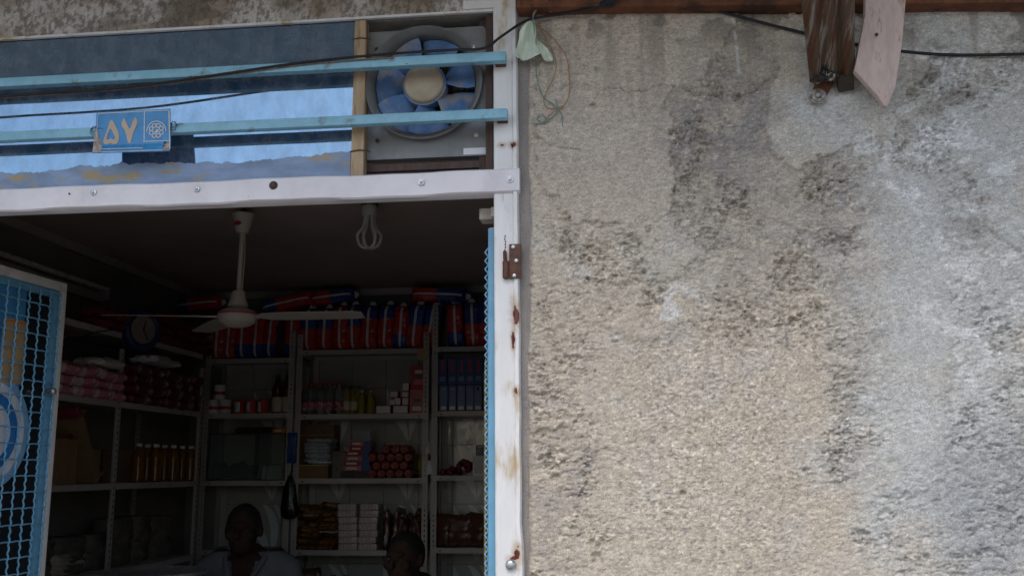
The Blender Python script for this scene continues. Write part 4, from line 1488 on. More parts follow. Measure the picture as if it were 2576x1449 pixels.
def nappy(kind):
    def f():
        sp = {'bt': [(.52, 0), (1, 1)], 'bt2': [(.66, 0), (1, 1)], 'rt': [(.33, 1), (1, 0)], 'r': [(1, 0)], 'dk': [(1, 2)]}[kind]
        mats = [m['pred'], m['pblue'], m['pdark']]
        o = pillow(PW, PD, PH, sp, rows=18, seed=len(kind) * 7 + ord(kind[0]), n=24, lump=.006, box_=.34).build('nappy_pack', mats, origin=(0, 0, 0), smooth=True)
        if kind != 'dk':
            b_ = MB()
            P = []
            for i in range(13):
                t_ = .05 + .9 * i / 12
                e_ = min(t_, 1 - t_)
                P.append((t_ * PH, -PD / 2 * min(1, .18 + (e_ / .16) ** .6 * .82) - .0065))
            b_.add([(x, y, z) for z, y in P for x in (-.0075, .0075)] + [(x, y + .004, z) for z, y in P for x in (-.0075, .0075)],
                   [(2 * i, 2 * i + 1, 2 * i + 3, 2 * i + 2) for i in range(12)] + [(26 + 2 * i, 28 + 2 * i, 29 + 2 * i, 27 + 2 * i) for i in range(12)])
            b_.build('paper_strip', m['pwhite'], o)
        if len(sp) > 1:
            zs_ = sp[0][0] * PH
            b_ = MB()
            for s_ in (-1, 1):
                b_.add([(0, -PD / 2 - .003, zs_ - .004), (s_ * PW * .47, -PD / 2 + .012, zs_ + .006), (s_ * PW * .47, -PD / 2 + .012, zs_ + .010), (0, -PD / 2 - .003, zs_ - .001)], [(0, 1, 2, 3)])
            b_.build('divider_line', m['pwhite'], o)
        if kind in ('r', 'bt2'):
            MB().lathe([(.0125, 0), (.0125, .001), (.010, .0016)], Matrix.Translation((.026, -PD / 2 + .0035, PH * .42)) @ RX, 16).build('round_badge', m['pcyan'], o)
        b_ = MB()
        b_.add([(-.03, 0, PH - .004), (.03, 0, PH - .004), (.012, .004, PH + .026), (-.012, .004, PH + .026)], [(0, 1, 2, 3)])
        b_.build('top_seal', m['pwhite'], o)
        return tag(o, None, 'pack', 'red and blue nappy packs on the top shelves')
    return f


NLAB = {'bt': 'blue topped red nappy pack', 'bt2': 'mostly red nappy pack with short blue top', 'rt': 'red nappy pack with blue bottom', 'r': 'all red nappy pack with round badge', 'dk': 'dark brown nappy pack'}
for lv, row in ((LV, [(774, 'bt', 0), (814, 'bt', 2), (856, 'r', 0), (888, 'bt', -2), (925, 'bt2', 2), (967, 'bt2', 3), (1001, 'rt', 3), (1040, 'bt', 6), (1075, 'bt', 9)]),
                (LA, [(543, 'r', 2), (572, 'r', 2), (611, 'rt', 1), (643, 'rt', 2), (677, 'rt', 4), (706, 'dk', 0), (733, 'rt', 0)]),
                (LC, [(1146, 'rt', -3), (1188, 'bt', -3), (1226, 'bt', -2)])):
    where = 'middle unit' if lv is LV else ('corner unit' if lv is LA else 'blue carton unit')
    for q_, (px, kd, tilt) in enumerate(row):
        y_ = YF + .10 + random.uniform(-.008, .012)
        x_ = at(px, 850, YF + .03).x
        place('nappy' + kd, nappy(kd), (x_, y_, lv[0] + .001 + abs(math.sin(math.radians(tilt))) * PW * .42), (0, math.radians(tilt), random.uniform(-.12, .12)), '%s, %s from the corner, %s' % (NLAB[kd], ORD[q_], where), 'upright nappy packs on the top shelves', (random.uniform(.94, 1.04), 1, random.uniform(.95, 1.03)))
# packs laid flat across the tops
for (xa_, ya_, xb2, yb2), kd, lab in (((436, 770, 548, 757), 'rt', 'nappy pack lying flat above the corner shelf'), ((652, 776, 781, 746), 'rt', 'nappy pack lying tilted above the fan blade'),
                                      ((778, 752, 886, 738), 'bt', 'nappy pack lying flat over the blue topped packs'), ((1032, 738, 1168, 742), 'bt', 'nappy pack lying flat by the right hand shelf post')):
    a_, c_ = at(xa_, ya_, YF + .05), at(xb2, yb2, YF + .05)
    d_ = c_ - a_
    rotm = Vector((0, 0, 1)).rotation_difference(d_.normalized())
    e_ = rotm.to_euler()
    place('nappy' + kd, nappy(kd), a_ + Vector((0, .06, 0)), e_, lab, 'nappy packs lying on top', (.85, .95, d_.length / PH))


# cans, jars, bottles
def can(kind):
    def f():
        if kind == 'white':
            o = MB().lathe([(.036, 0), (.0375, .002), (.0375, .006), (.036, .008, 0), (.036, .03, 1), (.036, .052, 0), (.036, .086), (.0375, .088), (.0375, .093), (.034, .094), (.033, .090)], None, 24).build('tin_can', [m['paper'], m['redink']], origin=(0, 0, 0), smooth=True)
        else:
            o = MB().lathe([(.034, 0), (.0355, .002), (.0355, .006), (.034, .008, 1), (.034, .068, 1), (.034, .086, 0), (.0355, .088), (.0355, .093), (.032, .094), (.031, .090)], None, 24).build('tin_can', [m['redink'], m['redink']], origin=(0, 0, 0), smooth=True)
            b_ = MB()
            K_ = 7
            b_.add([(.0346 * math.sin(-.75 + 1.0 * i / K_), -.0346 * math.cos(-.75 + 1.0 * i / K_), z) for z in (.014, .076) for i in range(K_ + 1)], [(i, i + 1, K_ + 2 + i, K_ + 1 + i) for i in range(K_)])
            b_.build('paper_label', m['paper'], o)
        MB().lathe([(.033, 0), (.033, .0015)], Matrix.Translation((0, 0, .0905)), 24).build('lid', m['bolt'], o)
        return tag(o, None, 'can')
    return f


for px, lv, lab in ((536, 0, 'white tin can with red print, lower one next to the corner post'), (566, 0, 'white tin can with red print, lower one next to the red cans')):
    place('canw', can('white'), (at(px, 1030, YF + .07).x, YF + .07, LA[1]), (0, 0, random.uniform(0, 1)), lab, 'white cans on the corner shelf')
place('canw', can('white'), (at(551, 1030, YF + .07).x, YF + .07, LA[1] + .0945), (0, 0, .4), 'white tin can stacked on top of two others', 'white cans on the corner shelf')
for px in (602, 633, 662):
    place('canr', can('red'), (at(px, 1030, YF + .08).x, YF + .08, LA[1]), (0, 0, random.uniform(-.4, .4)), 'red tin can with pale label, %s from the white cans' % ORD[(602, 633, 662).index(px)], 'red cans on the corner shelf')

m['pet'] = mk('clear_plastic', (.55, .62, .62), .12, var=.05, bump=0, trans=.85, ior=1.25)
m['syrup'] = mk('dark_syrup', (.05, .02, .012), .2, bump=0)
m['oil'] = mk('amber_oil', (.22, .085, .012), .15, var=.1, bump=0, trans=.35, ior=1.3)
m['yoil'] = mk('yellow_oil', (.34, .27, .05), .15, var=.1, bump=0, trans=.3, ior=1.3)
m['capred'] = mk('red_cap', (.40, .02, .03), .4)
m['capgreen'] = mk('green_cap', (.01, .09, .05), .4)
m['capwhite'] = mk('white_cap', (.6, .58, .55), .4)
m['lab1'] = mk('bottle_label', (.45, .30, .36), .5, col2=(.38, .03, .06), thr=.5, c2scale=40, var=.2)
m['lab2'] = mk('cream_label', (.50, .44, .34), .6, col2=(.2, .1, .05), thr=.6, c2scale=60)


def bottle(body, cap, label, H=.205, R=.030, lz=(.03, .085)):
    def f():
        o = MB().lathe([(R * .8, 0), (R, .006), (R, H * .5), (R * .94, H * .55), (R, H * .6), (R * .92, H * .70), (R * .62, H * .80), (R * .40, H * .87), (R * .38, H * .93)], None, 20).build('bottle', m[body], origin=(0, 0, 0), smooth=True)
        MB().lathe([(R * .44, H * .915), (R * .46, H * .92), (R * .46, H * .99), (R * .38, H)], None, 16).build('cap', m[cap], o, smooth=True)
        if label:
            b_ = MB().lathe([(R + .0006, lz[0]), (R + .0006, lz[1])], None, 20)
            b_.f, b_.m = b_.f[:-2], b_.m[:-2]
            b_.build('paper_label', m[label], o, smooth=True)
        return tag(o, None, 'bottle')
    return f


for k, px in enumerate((768, 781, 793, 805, 815, 826, 839, 852, 862)):
    row2 = k % 2 == 0
    y_ = YF + (.12 if row2 else .05)
    place('pet', bottle('pet', 'capred', 'lab1'), (at(px, 1030, y_).x, y_, LV[1]), (0, 0, random.uniform(0, 6)), 'clear bottle with a red cap, ' + ('back' if row2 else 'front') + ' row, %s from the shelf post' % ORD[k // 2], 'clear bottles with red caps')
for px, y_ in ((872, YF + .07), (887, YF + .11), (901, YF + .12), (880, YF + .15)):
    place('green', bottle('yoil', 'capgreen', 'lab2', .185, .026), (at(px, 1030, y_).x, y_, LV[1]), (0, 0, random.uniform(0, 6)), 'olive coloured bottle with a green cap beside the red capped ones', 'green capped bottles')
for px, y_ in ((909, YF + .05), (932, YF + .05)):
    place('yellow', bottle('yoil', 'capwhite', None, .15, .027), (at(px, 1030, y_).x, y_, LV[1]), (0, 0, 0), 'short yellow oil bottle with a white cap, ' + ('next to the green capped bottles' if px < 920 else 'next to the small boxes'), 'yellow oil bottles')
for px in (697, 722):
    place('jar', bottle('syrup', 'black', 'lab2', .245, .036, (.012, .105)), (at(px, 1030, YF + .07).x, YF + .07, LA[1]), (0, 0, 0), 'tall dark syrup bottle with a cream label, ' + ('next to the red cans' if px < 700 else 'next to the shelf post'), 'dark syrup bottles')
ol = atx(415, 1205, XS - .1)
for k in range(7):
    q = atx(345 + k * 22, 1204, XS - .07 - .05 * (k % 2))
    place('oil', bottle('oil', 'capwhite', None, .205, .036), (q.x, q.y, LS[2]), (0, 0, 0), 'amber cooking oil bottle, %s from the mesh door side of the left wall shelf' % ORD[k], 'amber oil bottles')


# boxes with printed fronts
def carton(name, w_, d_, h_, body, prints, cat='box'):
    """prints: (part name, x0, x1, z0, z1, material) as fractions of the front"""
    def f():
        o = MB().box(-w_ / 2, w_ / 2, -d_ / 2, d_ / 2, 0, h_).build(name, m[body], origin=(0, 0, 0), bevel=.0015, seg=1)
        for nm, x0_, x1_, z0_, z1_, mt in prints:
            if nm == 'oval':
                MB().lathe([((x1_ - x0_) * w_ / 2, 0), ((x1_ - x0_) * w_ / 2, .0006)], Matrix.Translation(((x0_ + x1_ - 1) * w_ / 2, -d_ / 2, (z0_ + z1_) / 2 * h_)) @ RX @ Matrix.Diagonal((1, .6, 1, 1)), 16).build('printed_oval', m[mt], o)
            else:
                MB().box((x0_ - .5) * w_, (x1_ - .5) * w_, -d_ / 2 - .0007, -d_ / 2 + .0002, z0_ * h_, z1_ * h_).build(nm, m[mt], o)
        return tag(o, None, cat)
    return f


m['wbox'] = mk('white_card', (.62, .60, .58), .6, var=.06)
m['rbox'] = mk('red_card', (.36, .03, .03), .55, var=.12)
m['lred'] = mk('salmon_card', (.45, .15, .13), .55, var=.2, scale=40)
m['bbox'] = mk('blue_card', (.035, .075, .20), .5, var=.1)
m['bbox2'] = mk('slate_blue_card', (.13, .19, .33), .5, var=.15, scale=40)
m['greenp'] = mk('green_print', (.03, .14, .05), .6)
small = carton('small_box', .095, .06, .052, 'rbox', [('front_panel', .04, .96, .10, .93, 'wbox'), ('oval', .10, .42, .5, .9, 'redink')])


def bpx(key, mk_, pxc, pyb, Y, z, rz=0, label=None, group=None, scale=None):
    return place(key, mk_, (at(pxc, pyb, Y).x, Y, z), (0, 0, rz), label, group, scale)


zB = LV[1]
bpx('sbox', small, 967, 1029, YF + .045, zB, 0, 'small white and red box lying beside the yellow oil bottles', 'small boxes')
bpx('sbox', small, 1010, 1028, YF + .05, zB, .04, 'small white and red box lying under the pile against the red cartons', 'small boxes')
for px, lvl, sc_ in ((990, 1, (.42, 1, .72)), (1002, 1, (.47, .9, .95)), (1023, 1, (.45, 1, .95)), (994, 2, (.55, 1, .8)), (1022, 2, (.47, 1, .72)), (1022, 3, (.47, 1, 1.1))):
    zz = zB + .052 + (.0005 if lvl == 1 else 0)
    if lvl == 2: zz = zB + .052 + (.052 * .95 if px > 1000 else .052 * .95)
    if lvl == 3: zz = zB + .052 + .052 * .95 + .052 * .72
    place('mini', carton('small_box', .095, .06, .052, 'rbox', [('front_panel', .06, .94, .10, .92, 'wbox')]), (at(px, 1000, YF + .06).x, YF + .06, zz), (0, 0, random.uniform(-.06, .06)), 'little white faced red box stacked in the pile', 'little boxes in the pile', sc_)
tallr = carton('tall_box', .086, .07, .150, 'rbox', [('brand_panel', .30, .85, .66, .80, 'wbox'), ('green_patch', .45, .95, .52, .60, 'greenp'), ('pale_panel', .2, .9, .2, .42, 'lred')])
bpx('tallr2', carton('tall_box', .088, .07, .150, 'lred', [('green_patch', .35, .8, .5, .6, 'greenp'), ('pale_patch', .2, .85, .12, .3, 'wbox')]), 1051, 1027, YF + .06, zB, -.05, 'salmon coloured carton under the tall red carton')
bpx('tallr', tallr, 1052, 1027, YF + .06, zB + .1505, .03, 'tall red carton with a white panel standing on a salmon carton')
for k in range(5):
    place('blow', carton('blue_carton', .052, .07, .168, 'bbox', [('front_panel', .08, .92, .22, .92, 'bbox2'), ('white_patch', .15, .85, .06, .20, 'wbox'), ('small_mark', .35, .65, .78, .88, 'wbox')]),
          (at(1119 + k * 21.5, 1025, YF + .05).x, YF + .05, LC[1]), (0, 0, random.uniform(-.05, .05)), 'slate blue carton in the lower row, %s from the shelf post' % ORD[k], 'lower row of blue cartons')
for k in range(5):
    place('bup', carton('blue_carton', .056, .07, .160, 'bbox', [('red_swoosh', .35, .62, .45, .95, 'redink'), ('pale_mark', .2, .8, .12, .3, 'bbox2')]),
          (at(1117 + k * 22.5, 953, YF + .05).x, YF + .05, LC[1] + .1685), (0, 0, random.uniform(-.08, .08)), 'navy carton with a red swoosh in the upper row, %s from the shelf post' % ORD[k], 'upper row of blue cartons')

# third shelf, middle unit
zB = LV[2]
bpx('cbx', carton('cardboard_box', .20, .2, .085, 'card', [('tape', .0, 1, .92, 1.0, 'tan')]), 798, 1198, YF + .11, zB, 0, 'brown cardboard box under the silver packets')
q = at(803, 1085, YF + .26)
bpx('cbx2', carton('cardboard_box', .24, .13, .34, 'card', [('flap_line', 0, 1, .80, .815, 'tan')]), 803, 1104, YF + .27, zB, 0, 'tall brown cardboard box behind the silver packets')
m['packs'] = 0
for k in range(9):
    place('silver', lambda: tag(pillow(.17, .026, .12, [(1, 0)], seed=5).build('snack_packet', m['pgrey'], origin=(0, 0, 0), smooth=True), None, 'packet'),
          (at(800, 1160, YF + .05).x + random.uniform(-.014, .014), YF + .16, zB + .1 + k * .0165), (math.radians(90 + random.uniform(-3, 3)), 0, random.uniform(-.12, .12)), 'silver snack packet, %s from the bottom of the pile on the cardboard box' % ORD[k], 'silver snack packets')
bpx('dkb', carton('dark_box', .085, .1, .17, 'pdark', [('pale_edge', 0, 1, .9, 1., 'card')]), 855, 1198, YF + .10, zB, .1, 'dark brown box between silver packets and biscuit boxes')
bpx('drk', carton('dark_box', .19, .12, .046, 'pdark', []), 900, 1198, YF + .09, zB, 0, 'flat dark box at the foot of the biscuit stack')
for k, (px, w_, col_) in enumerate(((903, 1.05, 'lred'), (902, 1.0, 'rbox'), (905, .98, 'lred'), (904, .95, 'rbox'), (911, .82, 'rbox'), (911, .80, 'lred'))):
    place('bis%s' % col_, carton('biscuit_box', .165, .09, .030, col_, [('blue_end', .66, 1., 0, 1, 'bbox'), ('white_text', .1, .5, .3, .7, 'wbox')]), (at(px, 1150, YF + .08).x, YF + .08, zB + .0465 + k * .0304), (0, 0, random.uniform(-.05, .05)), ('flat red' if col_ == 'rbox' else 'flat salmon') + ' biscuit box with a blue end, %s from the bottom of the stack' % ORD[k], 'flat biscuit boxes', (w_, 1, 1))
m['clearbox'] = mk('clear_box', (.55, .57, .6), .15, var=.05, bump=0, trans=.6, ior=1.2)
b = MB().box(-.05, .05, -.04, .04, 0, .062).build('clear_plastic_box', m['clearbox'], origin=(0, 0, 0), bevel=.003)
MB().box(-.051, .051, -.041, .041, .060, .066).build('lid', m['pcyan'], b)
b.location = (at(915, 1090, YF + .08).x, YF + .08, zB + .0465 + 6 * .0304 + .0005)
tag(b, 'clear plastic box with a lid on top of the biscuit stack', 'box')
m['roll'] = film_mat('red_roll_film', (.22, .015, .012), .45, col2=(.32, .10, .03), thr=.64, c2scale=50)
m['rollend'] = mk('roll_end', (.17, .02, .014), .5, var=.5, scale=80, bump=.6, bscale=90, col2=(.34, .13, .04), thr=.58, c2scale=60)


def roll():
    o = MB().lathe([(.012, 0), (.024, .003), (.028, .010), (.028, .19), (.024, .198), (.01, .2)], RX @ Matrix.Translation((0, 0, -.0)), 16).build('biscuit_roll', m['roll'], origin=(0, 0, 0), smooth=True)
    for yy in (0, ):
        MB().lathe([(.021, -.001), (.021, .0035), (.016, .004), (.008, .001)], Matrix.Translation((0, -.2, 0)) @ RX, 14).build('twisted_end', m['rollend'], o, smooth=True)
    return tag(o, None, 'packet')


RR = .0284
x0_ = at(935, 1184, YF - .0).x
for k, (row, cols_) in enumerate(((0, [0, 1, 2, 3, 4]), (1, [0, 1, 2, 3, 4]), (2, [0, 1, 2, 3, 3.98]), (3, [0, 1, 2, 3]), )):
    for c_ in cols_:
        xx = x0_ + (c_ + (.5 if row % 2 else 0)) * 2 * RR
        if row == 1 and c_ == 4: continue
        if row == 2 and c_ == 0: xx = x0_ + 2 * RR * .0
        if row == 3 and c_ in (0,): continue
        place('roll', roll, (xx, YF + .205 + random.uniform(-.012, .006), zB + RR + row * RR * 1.733), (0, random.uniform(0, 6), 0), 'round red biscuit roll in the %s row up, %s from the biscuit boxes' % (ORD[row], ORD[int(round(c_))]), 'stacked biscuit rolls')
b = pillow(.07, .05, .15, [(1, 0)], seed=3).build('yellow_bag', film_mat('yellow_film', (.30, .27, .05)), origin=(0, 0, 0), smooth=True)
b.location = (at(1062, 1185, YF + .2).x, YF + .25, zB)
tag(b, 'yellow bag standing behind the biscuit rolls', 'bag')

# third shelf, right unit: dark red fruit-like sacks and a pale device box
zC = LC[2]
m['netred'] = film_mat('dark_red_net', (.15, .012, .02), .5)
b = MB()
for k in range(26):
    r_ = .020
    c_ = Vector((random.uniform(-.09, .09), random.uniform(-.06, .06), r_ * .9))
    c_.z += max(0, .075 * (1 - abs(c_.x - .04) / .12)) * random.random()
    b.lathe([(r_ * math.sin(math.pi * (i + .25) / 7.5), -r_ * math.cos(math.pi * (i + .25) / 7.5)) for i in range(8)], Matrix.Translation(c_), 10)
o = b.build('sack_of_onions', m['netred'], smooth=True)
o['kind'] = 'stuff'
o.location = (at(1150, 1190, YF + .12).x, YF + .12, zC)
tag(o, 'heap of small dark red onions on the shelf by the leaf tiles', 'onions', kind='stuff')
bpx('dev', carton('device_box', .07, .08, .12, 'wbox', [('face_panel', .1, .9, .1, .8, 'shelf')]), 1206, 1186, YF + .05, zC, 0, 'pale grey box at the foot of a dark carton by the door edge')
bpx('dev2', carton('dark_carton', .055, .07, .185, 'navyblue', [('handle', .2, .8, .93, .98, 'shelf')]), 1210, 1110, YF + .13, zC, 0, 'tall dark carton with a pale handle behind the grey box')

# fourth shelf
zB = LV[3]
for k in range(16):
    cx = 778 if k % 2 == 0 else 826
    place('crisp', lambda: tag(pillow(.14, .034, .13, [(1, 0)], seed=9, lump=.006).build('snack_packet', m['pbrown'], origin=(0, 0, 0), smooth=True), None, 'packet'),
          (at(cx, 1330, YF + .1).x + random.uniform(-.02, .02), YF + .19 + random.uniform(-.02, .02), zB + .018 + (k // 2) * .034), (math.radians(90 + random.uniform(-9, 9)), random.uniform(-.12, .12), random.uniform(-.3, .3)),
          'brown and yellow snack packet in the loose heap beside the soap stacks', 'brown snack packets')
m['soapA'] = mk('soap_wrapper', (.50, .43, .40), .4, var=.3, scale=70, bump=.3, col2=(.40, .17, .14), thr=.58, c2scale=60, col3=(.45, .24, .08), thr3=.66, c3scale=40)
for k in range(14):
    px = (879 if k < 7 else 928) + random.uniform(-1.5, 1.5) + (.6 * (k % 7) if k >= 7 else -.6 * (k % 7))
    place('soap', lambda: tag(MB().box(-.059, .059, -.04, .04, 0, .0395).build('soap_pack', m['soapA'], origin=(0, 0, 0), bevel=.007), None, 'soap pack'),
          (at(px, 1330, YF + .05).x, YF + .05, zB + (k % 7) * .0398), (0, 0, random.uniform(-.05, .05)), ('white and pink soap pack, %s up in the stack beside the brown packets' if k < 7 else 'white and pink soap pack, %s up in the stack beside the dark packets') % ORD[k % 7],
          'soap packs beside the brown packets' if k < 7 else 'soap packs beside the dark packets')
for k in range(12):
    place('mixed', lambda: tag(pillow(.12, .04, .16, [(1, 0)], seed=19, lump=.006).build('snack_packet', m['pmixed'], origin=(0, 0, 0), smooth=True), None, 'packet'),
          (at(975 + (k % 6) * 17, 1330, YF + .1).x, YF + .08 + .1 * (k // 6), zB + .003 + .05 * (k // 6) * 0), (math.radians(random.uniform(-8, 8)), math.radians(random.uniform(2, 14)), random.uniform(1.2, 1.8)),
          'dark red and green packet standing in the row beside the soap stacks', 'dark standing packets', (1, 1, random.uniform(1.2, 1.55)))
# fifth shelf: dim bundles
zB = LV[4]
for k in range(6):
    place('mixed', None, (at(790 + k * 45, 1440, YF + .1).x, YF + .1, zB + .003), (0, math.radians(random.uniform(-10, 10)), random.uniform(-.4, .4)), 'dark packet on the lowest shelf in view', 'dark packets on the low shelf', (1.2, 1.5, random.uniform(1.3, 1.9)))
for k in range(8):
    place('mixed', None, (at(1110 + (k % 4) * 28, 1370, YF + .1).x, YF + .08 + .09 * (k // 4), LC[3] + .003), (0, math.radians(random.uniform(-12, 12)), random.uniform(-.5, .5)), 'dark packet slumped on the shelf below the leaf tiles', 'dark packets below the leaf tiles', (1.1, 1.4, random.uniform(1.0, 1.3)))

# corner unit, third shelf: two glass show boxes with things in them
m['glassbox'] = mk('show_box_glass', (.62, .68, .66), .06, var=.02, bump=0, trans=.9, ior=1.12)
for (pa_, pb_, lab) in ((524, 640, 'glass show box with a dark cloth inside on the corner shelf'), (648, 716, 'glass show box with pill bottles inside on the corner shelf')):
    xa_, xb2 = at(pa_, 1200, YF + .03).x, at(pb_, 1200, YF + .03).x
    zz0, zz1 = LA[2] + .001, at(580, 1092, YF + .03).z
    root = empty('show_box', ((xa_ + xb2) / 2, YF + .15, zz0), lab, 'show box')
    MB().box(xa_, xb2, YF + .02, YF + .024, zz0, zz1).build('glass_pane', m['glassbox'], root)
    MB().box(xa_, xa_ + .004, YF + .024, YF + .25, zz0, zz1).build('glass_pane', m['glassbox'], root)
    MB().box(xb2 - .004, xb2, YF + .024, YF + .25, zz0, zz1).build('glass_pane', m['glassbox'], root)
    MB().box(xa_, xb2, YF + .25, YF + .256, zz0, zz1).build('back_panel', m['shelf'], root)
    MB().box(xa_ - .002, xb2 + .002, YF + .018, YF + .258, zz1, zz1 + .006).build('lid', m['pdark'], root)
    MB().box(xa_, xb2, YF + .024, YF + .25, zz0, zz0 + .004).build('base', m['pdark'], root)
b = MB()
vs, fs = [], []
xa_, xb2 = at(528, 1200, YF + .05).x, at(634, 1200, YF + .05).x
for j in range(8):
    for i in range(15):
        vs.append((xa_ + (xb2 - xa_) * i / 14, YF + .05 + .16 * j / 7, LA[2] + .012 + (.085 + .02 * math.sin(i * .9) + .012 * math.sin(j * 1.4 + i)) * (1 if 0 < j < 7 else .1)))
for j in range(7):
    for i in range(14):
        fs.append((j * 15 + i, j * 15 + i + 1, (j + 1) * 15 + i + 1, (j + 1) * 15 + i))
n = len(vs)
o = MB().add(vs, fs).build('dark_cloth', mk('dark_cloth', (.03, .032, .035), .9), smooth=True)
md = o.modifiers.new('thickness', 'SOLIDIFY')
md.thickness = .006
tag(o, 'dark folded cloth lying inside the wide glass box', 'cloth')
for k in range(6):
    place('pill', bottle('capwhite', 'pblue', None, .1, .012), (at(668 + k % 3 * 16, 1195, YF + .1).x, YF + .07 + .05 * (k // 3), LA[2] + .0055), (0, 0, 0), 'small white bottle with a blue cap inside the narrow glass box', 'white bottles in the glass box')
zz1 = at(580, 1092, YF + .03).z + .0065
bpx('ob', carton('orange_box', .09, .06, .028, 'orange', [('white_text', .2, .7, .3, .7, 'wbox')]), 706, 1085, YF + .08, zz1, 0, 'small orange box lying on top of the narrow glass box')
for k in range(3):
    place('dkp', lambda: tag(pillow(.13, .04, .11, [(1, 0)], seed=29).build('dark_packet', m['pdark'], origin=(0, 0, 0), smooth=True), None, 'packet'), (at(610 + k * 30, 1090, YF + .1).x, YF + .2, zz1 + .02), (math.radians(90), 0, random.uniform(-.5, .5)), 'dark packet lying on the glass boxes, %s from the corner post' % ORD[k], 'dark packets on the glass boxes')

# left wall shelf goods
def lpack(key, mt, px, py, X_, z, n_, label, group, size=(.16, .05, .14), rows=3):
    p0_ = atx(px[0], py, X_)
    p1_ = atx(px[1], py, X_)
    for r_ in range(rows):
        for k in range(n_):
            t_ = (k + .5) / n_
            yy = p0_.y + (p1_.y - p0_.y) * t_
            place(key, lambda: tag(pillow(*size, [(1, 0)], seed=len(key), lump=.008).build('bagged_pack', m[mt], origin=(0, 0, 0), smooth=True), None, 'pack'),
                  (X_ - .12 + random.uniform(-.02, .02) + size[2] * .5 - .07, yy, z + .028 + r_ * size[1] * .92), (math.radians(90), random.uniform(-.1, .1), math.radians(90) + random.uniform(-.15, .15)), label + ('' if n_ * rows < 2 else ', %s layer up, %s from the door' % (ORD[r_], ORD[k])), group)


lpack('ppink', 'ppink', (135, 312), 985, XS, LS[1], 4, 'pink and white bagged pack', 'pink bagged packs')
lpack('pburg', 'pburg', (335, 505), 1020, XS, LS[1], 5, 'burgundy and white bagged pack', 'burgundy bagged packs', (.17, .055, .14), 4)
lpack('pwl', 'pwhite', (215, 300), 920, XS, LS[1] + .145, 1, 'white bag lying on top of the pink packs', 'white bags on the left shelf', (.2, .04, .16), 1)
lpack('pwl2', 'pwhite', (360, 440), 905, XS, LS[1] + .215, 2, 'white bag on top of the burgundy packs', 'white bags on burgundy packs', (.16, .035, .16), 1)
lpack('ptop', 'netred', (395, 528), 870, XS, LS[0], 5, 'dark red packet on the left wall top shelf', 'dark red packets', (.15, .06, .14), 3)
lpack('ptop2', 'netred', (240, 320), 835, XS, LS[0], 2, 'dark red packet beside the clock', 'dark red packets by the clock', (.15, .05, .14), 2)
# tilted cardboard tray of dark packets, lower left
tb = atx(190, 1215, XS - .05)
root = empty('cardboard_tray', (tb.x, tb.y, LS[2]), 'open brown cardboard tray tilted on the left wall shelf', 'box')
T = Matrix.Translation((tb.x - .02, tb.y + .02, LS[2] + .005)) @ Matrix.Rotation(math.radians(-57), 4, 'X') @ Matrix.Translation((0, -.17, 0))
for nm, q in (('base', (-.11, .11, -.17, .17, 0, .004)), ('side', (-.11, -.106, -.17, .17, .004, .09)), ('side', (.106, .11, -.17, .17, .004, .04)), ('end', (-.106, .106, -.17, -.166, .004, .09)), ('end', (-.106, .106, .166, .17, .004, .09))):
    MB().box(*q, M=T).build(nm, m['card'], root)
MB().box(-.105, .1, -.14, .0, 0, .2, M=Matrix.Translation((tb.x - .02, tb.y - .14, LS[2] + .001))).build('prop_box', m['card'], root)
for k in range(5):
    pos = T @ Vector((random.uniform(-.02, .02), -.12 + .06 * k, .03))
    place('dkr', lambda: tag(pillow(.15, .045, .1, [(1, 0)], seed=61).build('dark_packet', m['netred'], origin=(0, 0, 0), smooth=True), None, 'packet'), pos, (math.radians(33), 0, random.uniform(-.3, .3)), 'dark red packet in the tilted cardboard tray', 'dark packets in the tray')
# clutter on the lower left shelf
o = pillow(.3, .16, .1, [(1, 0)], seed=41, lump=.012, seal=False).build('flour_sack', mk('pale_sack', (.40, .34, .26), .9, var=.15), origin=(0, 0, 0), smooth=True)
q = atx(205, 1355, XS - .05)
o.location = (q.x - .12, q.y, LS[3])
o.rotation_euler = (0, 0, 1.57)
tag(o, 'pale cloth sack slumped on the lower left shelf', 'sack')

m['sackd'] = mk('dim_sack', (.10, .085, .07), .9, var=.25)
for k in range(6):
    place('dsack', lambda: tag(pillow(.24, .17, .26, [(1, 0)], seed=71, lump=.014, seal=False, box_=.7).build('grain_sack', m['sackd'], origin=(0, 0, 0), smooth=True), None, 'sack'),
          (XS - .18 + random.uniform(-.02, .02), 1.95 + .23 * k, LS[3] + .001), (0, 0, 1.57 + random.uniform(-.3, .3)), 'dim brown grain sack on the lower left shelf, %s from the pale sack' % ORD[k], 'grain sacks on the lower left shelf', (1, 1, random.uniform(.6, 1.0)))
for k in range(3):
    place('dcart', carton('dim_carton', .22, .2, .17, 'card', [('tape', .4, .6, 0, 1, 'tan')]), (XL + .18, 1.7 + .62 * k, LS[2] + .001 if k else LS[3] + .12), (0, 0, 1.45), 'plain brown carton at the back of the left wall shelf, %s from the door' % ORD[k], 'brown cartons on the left shelf')
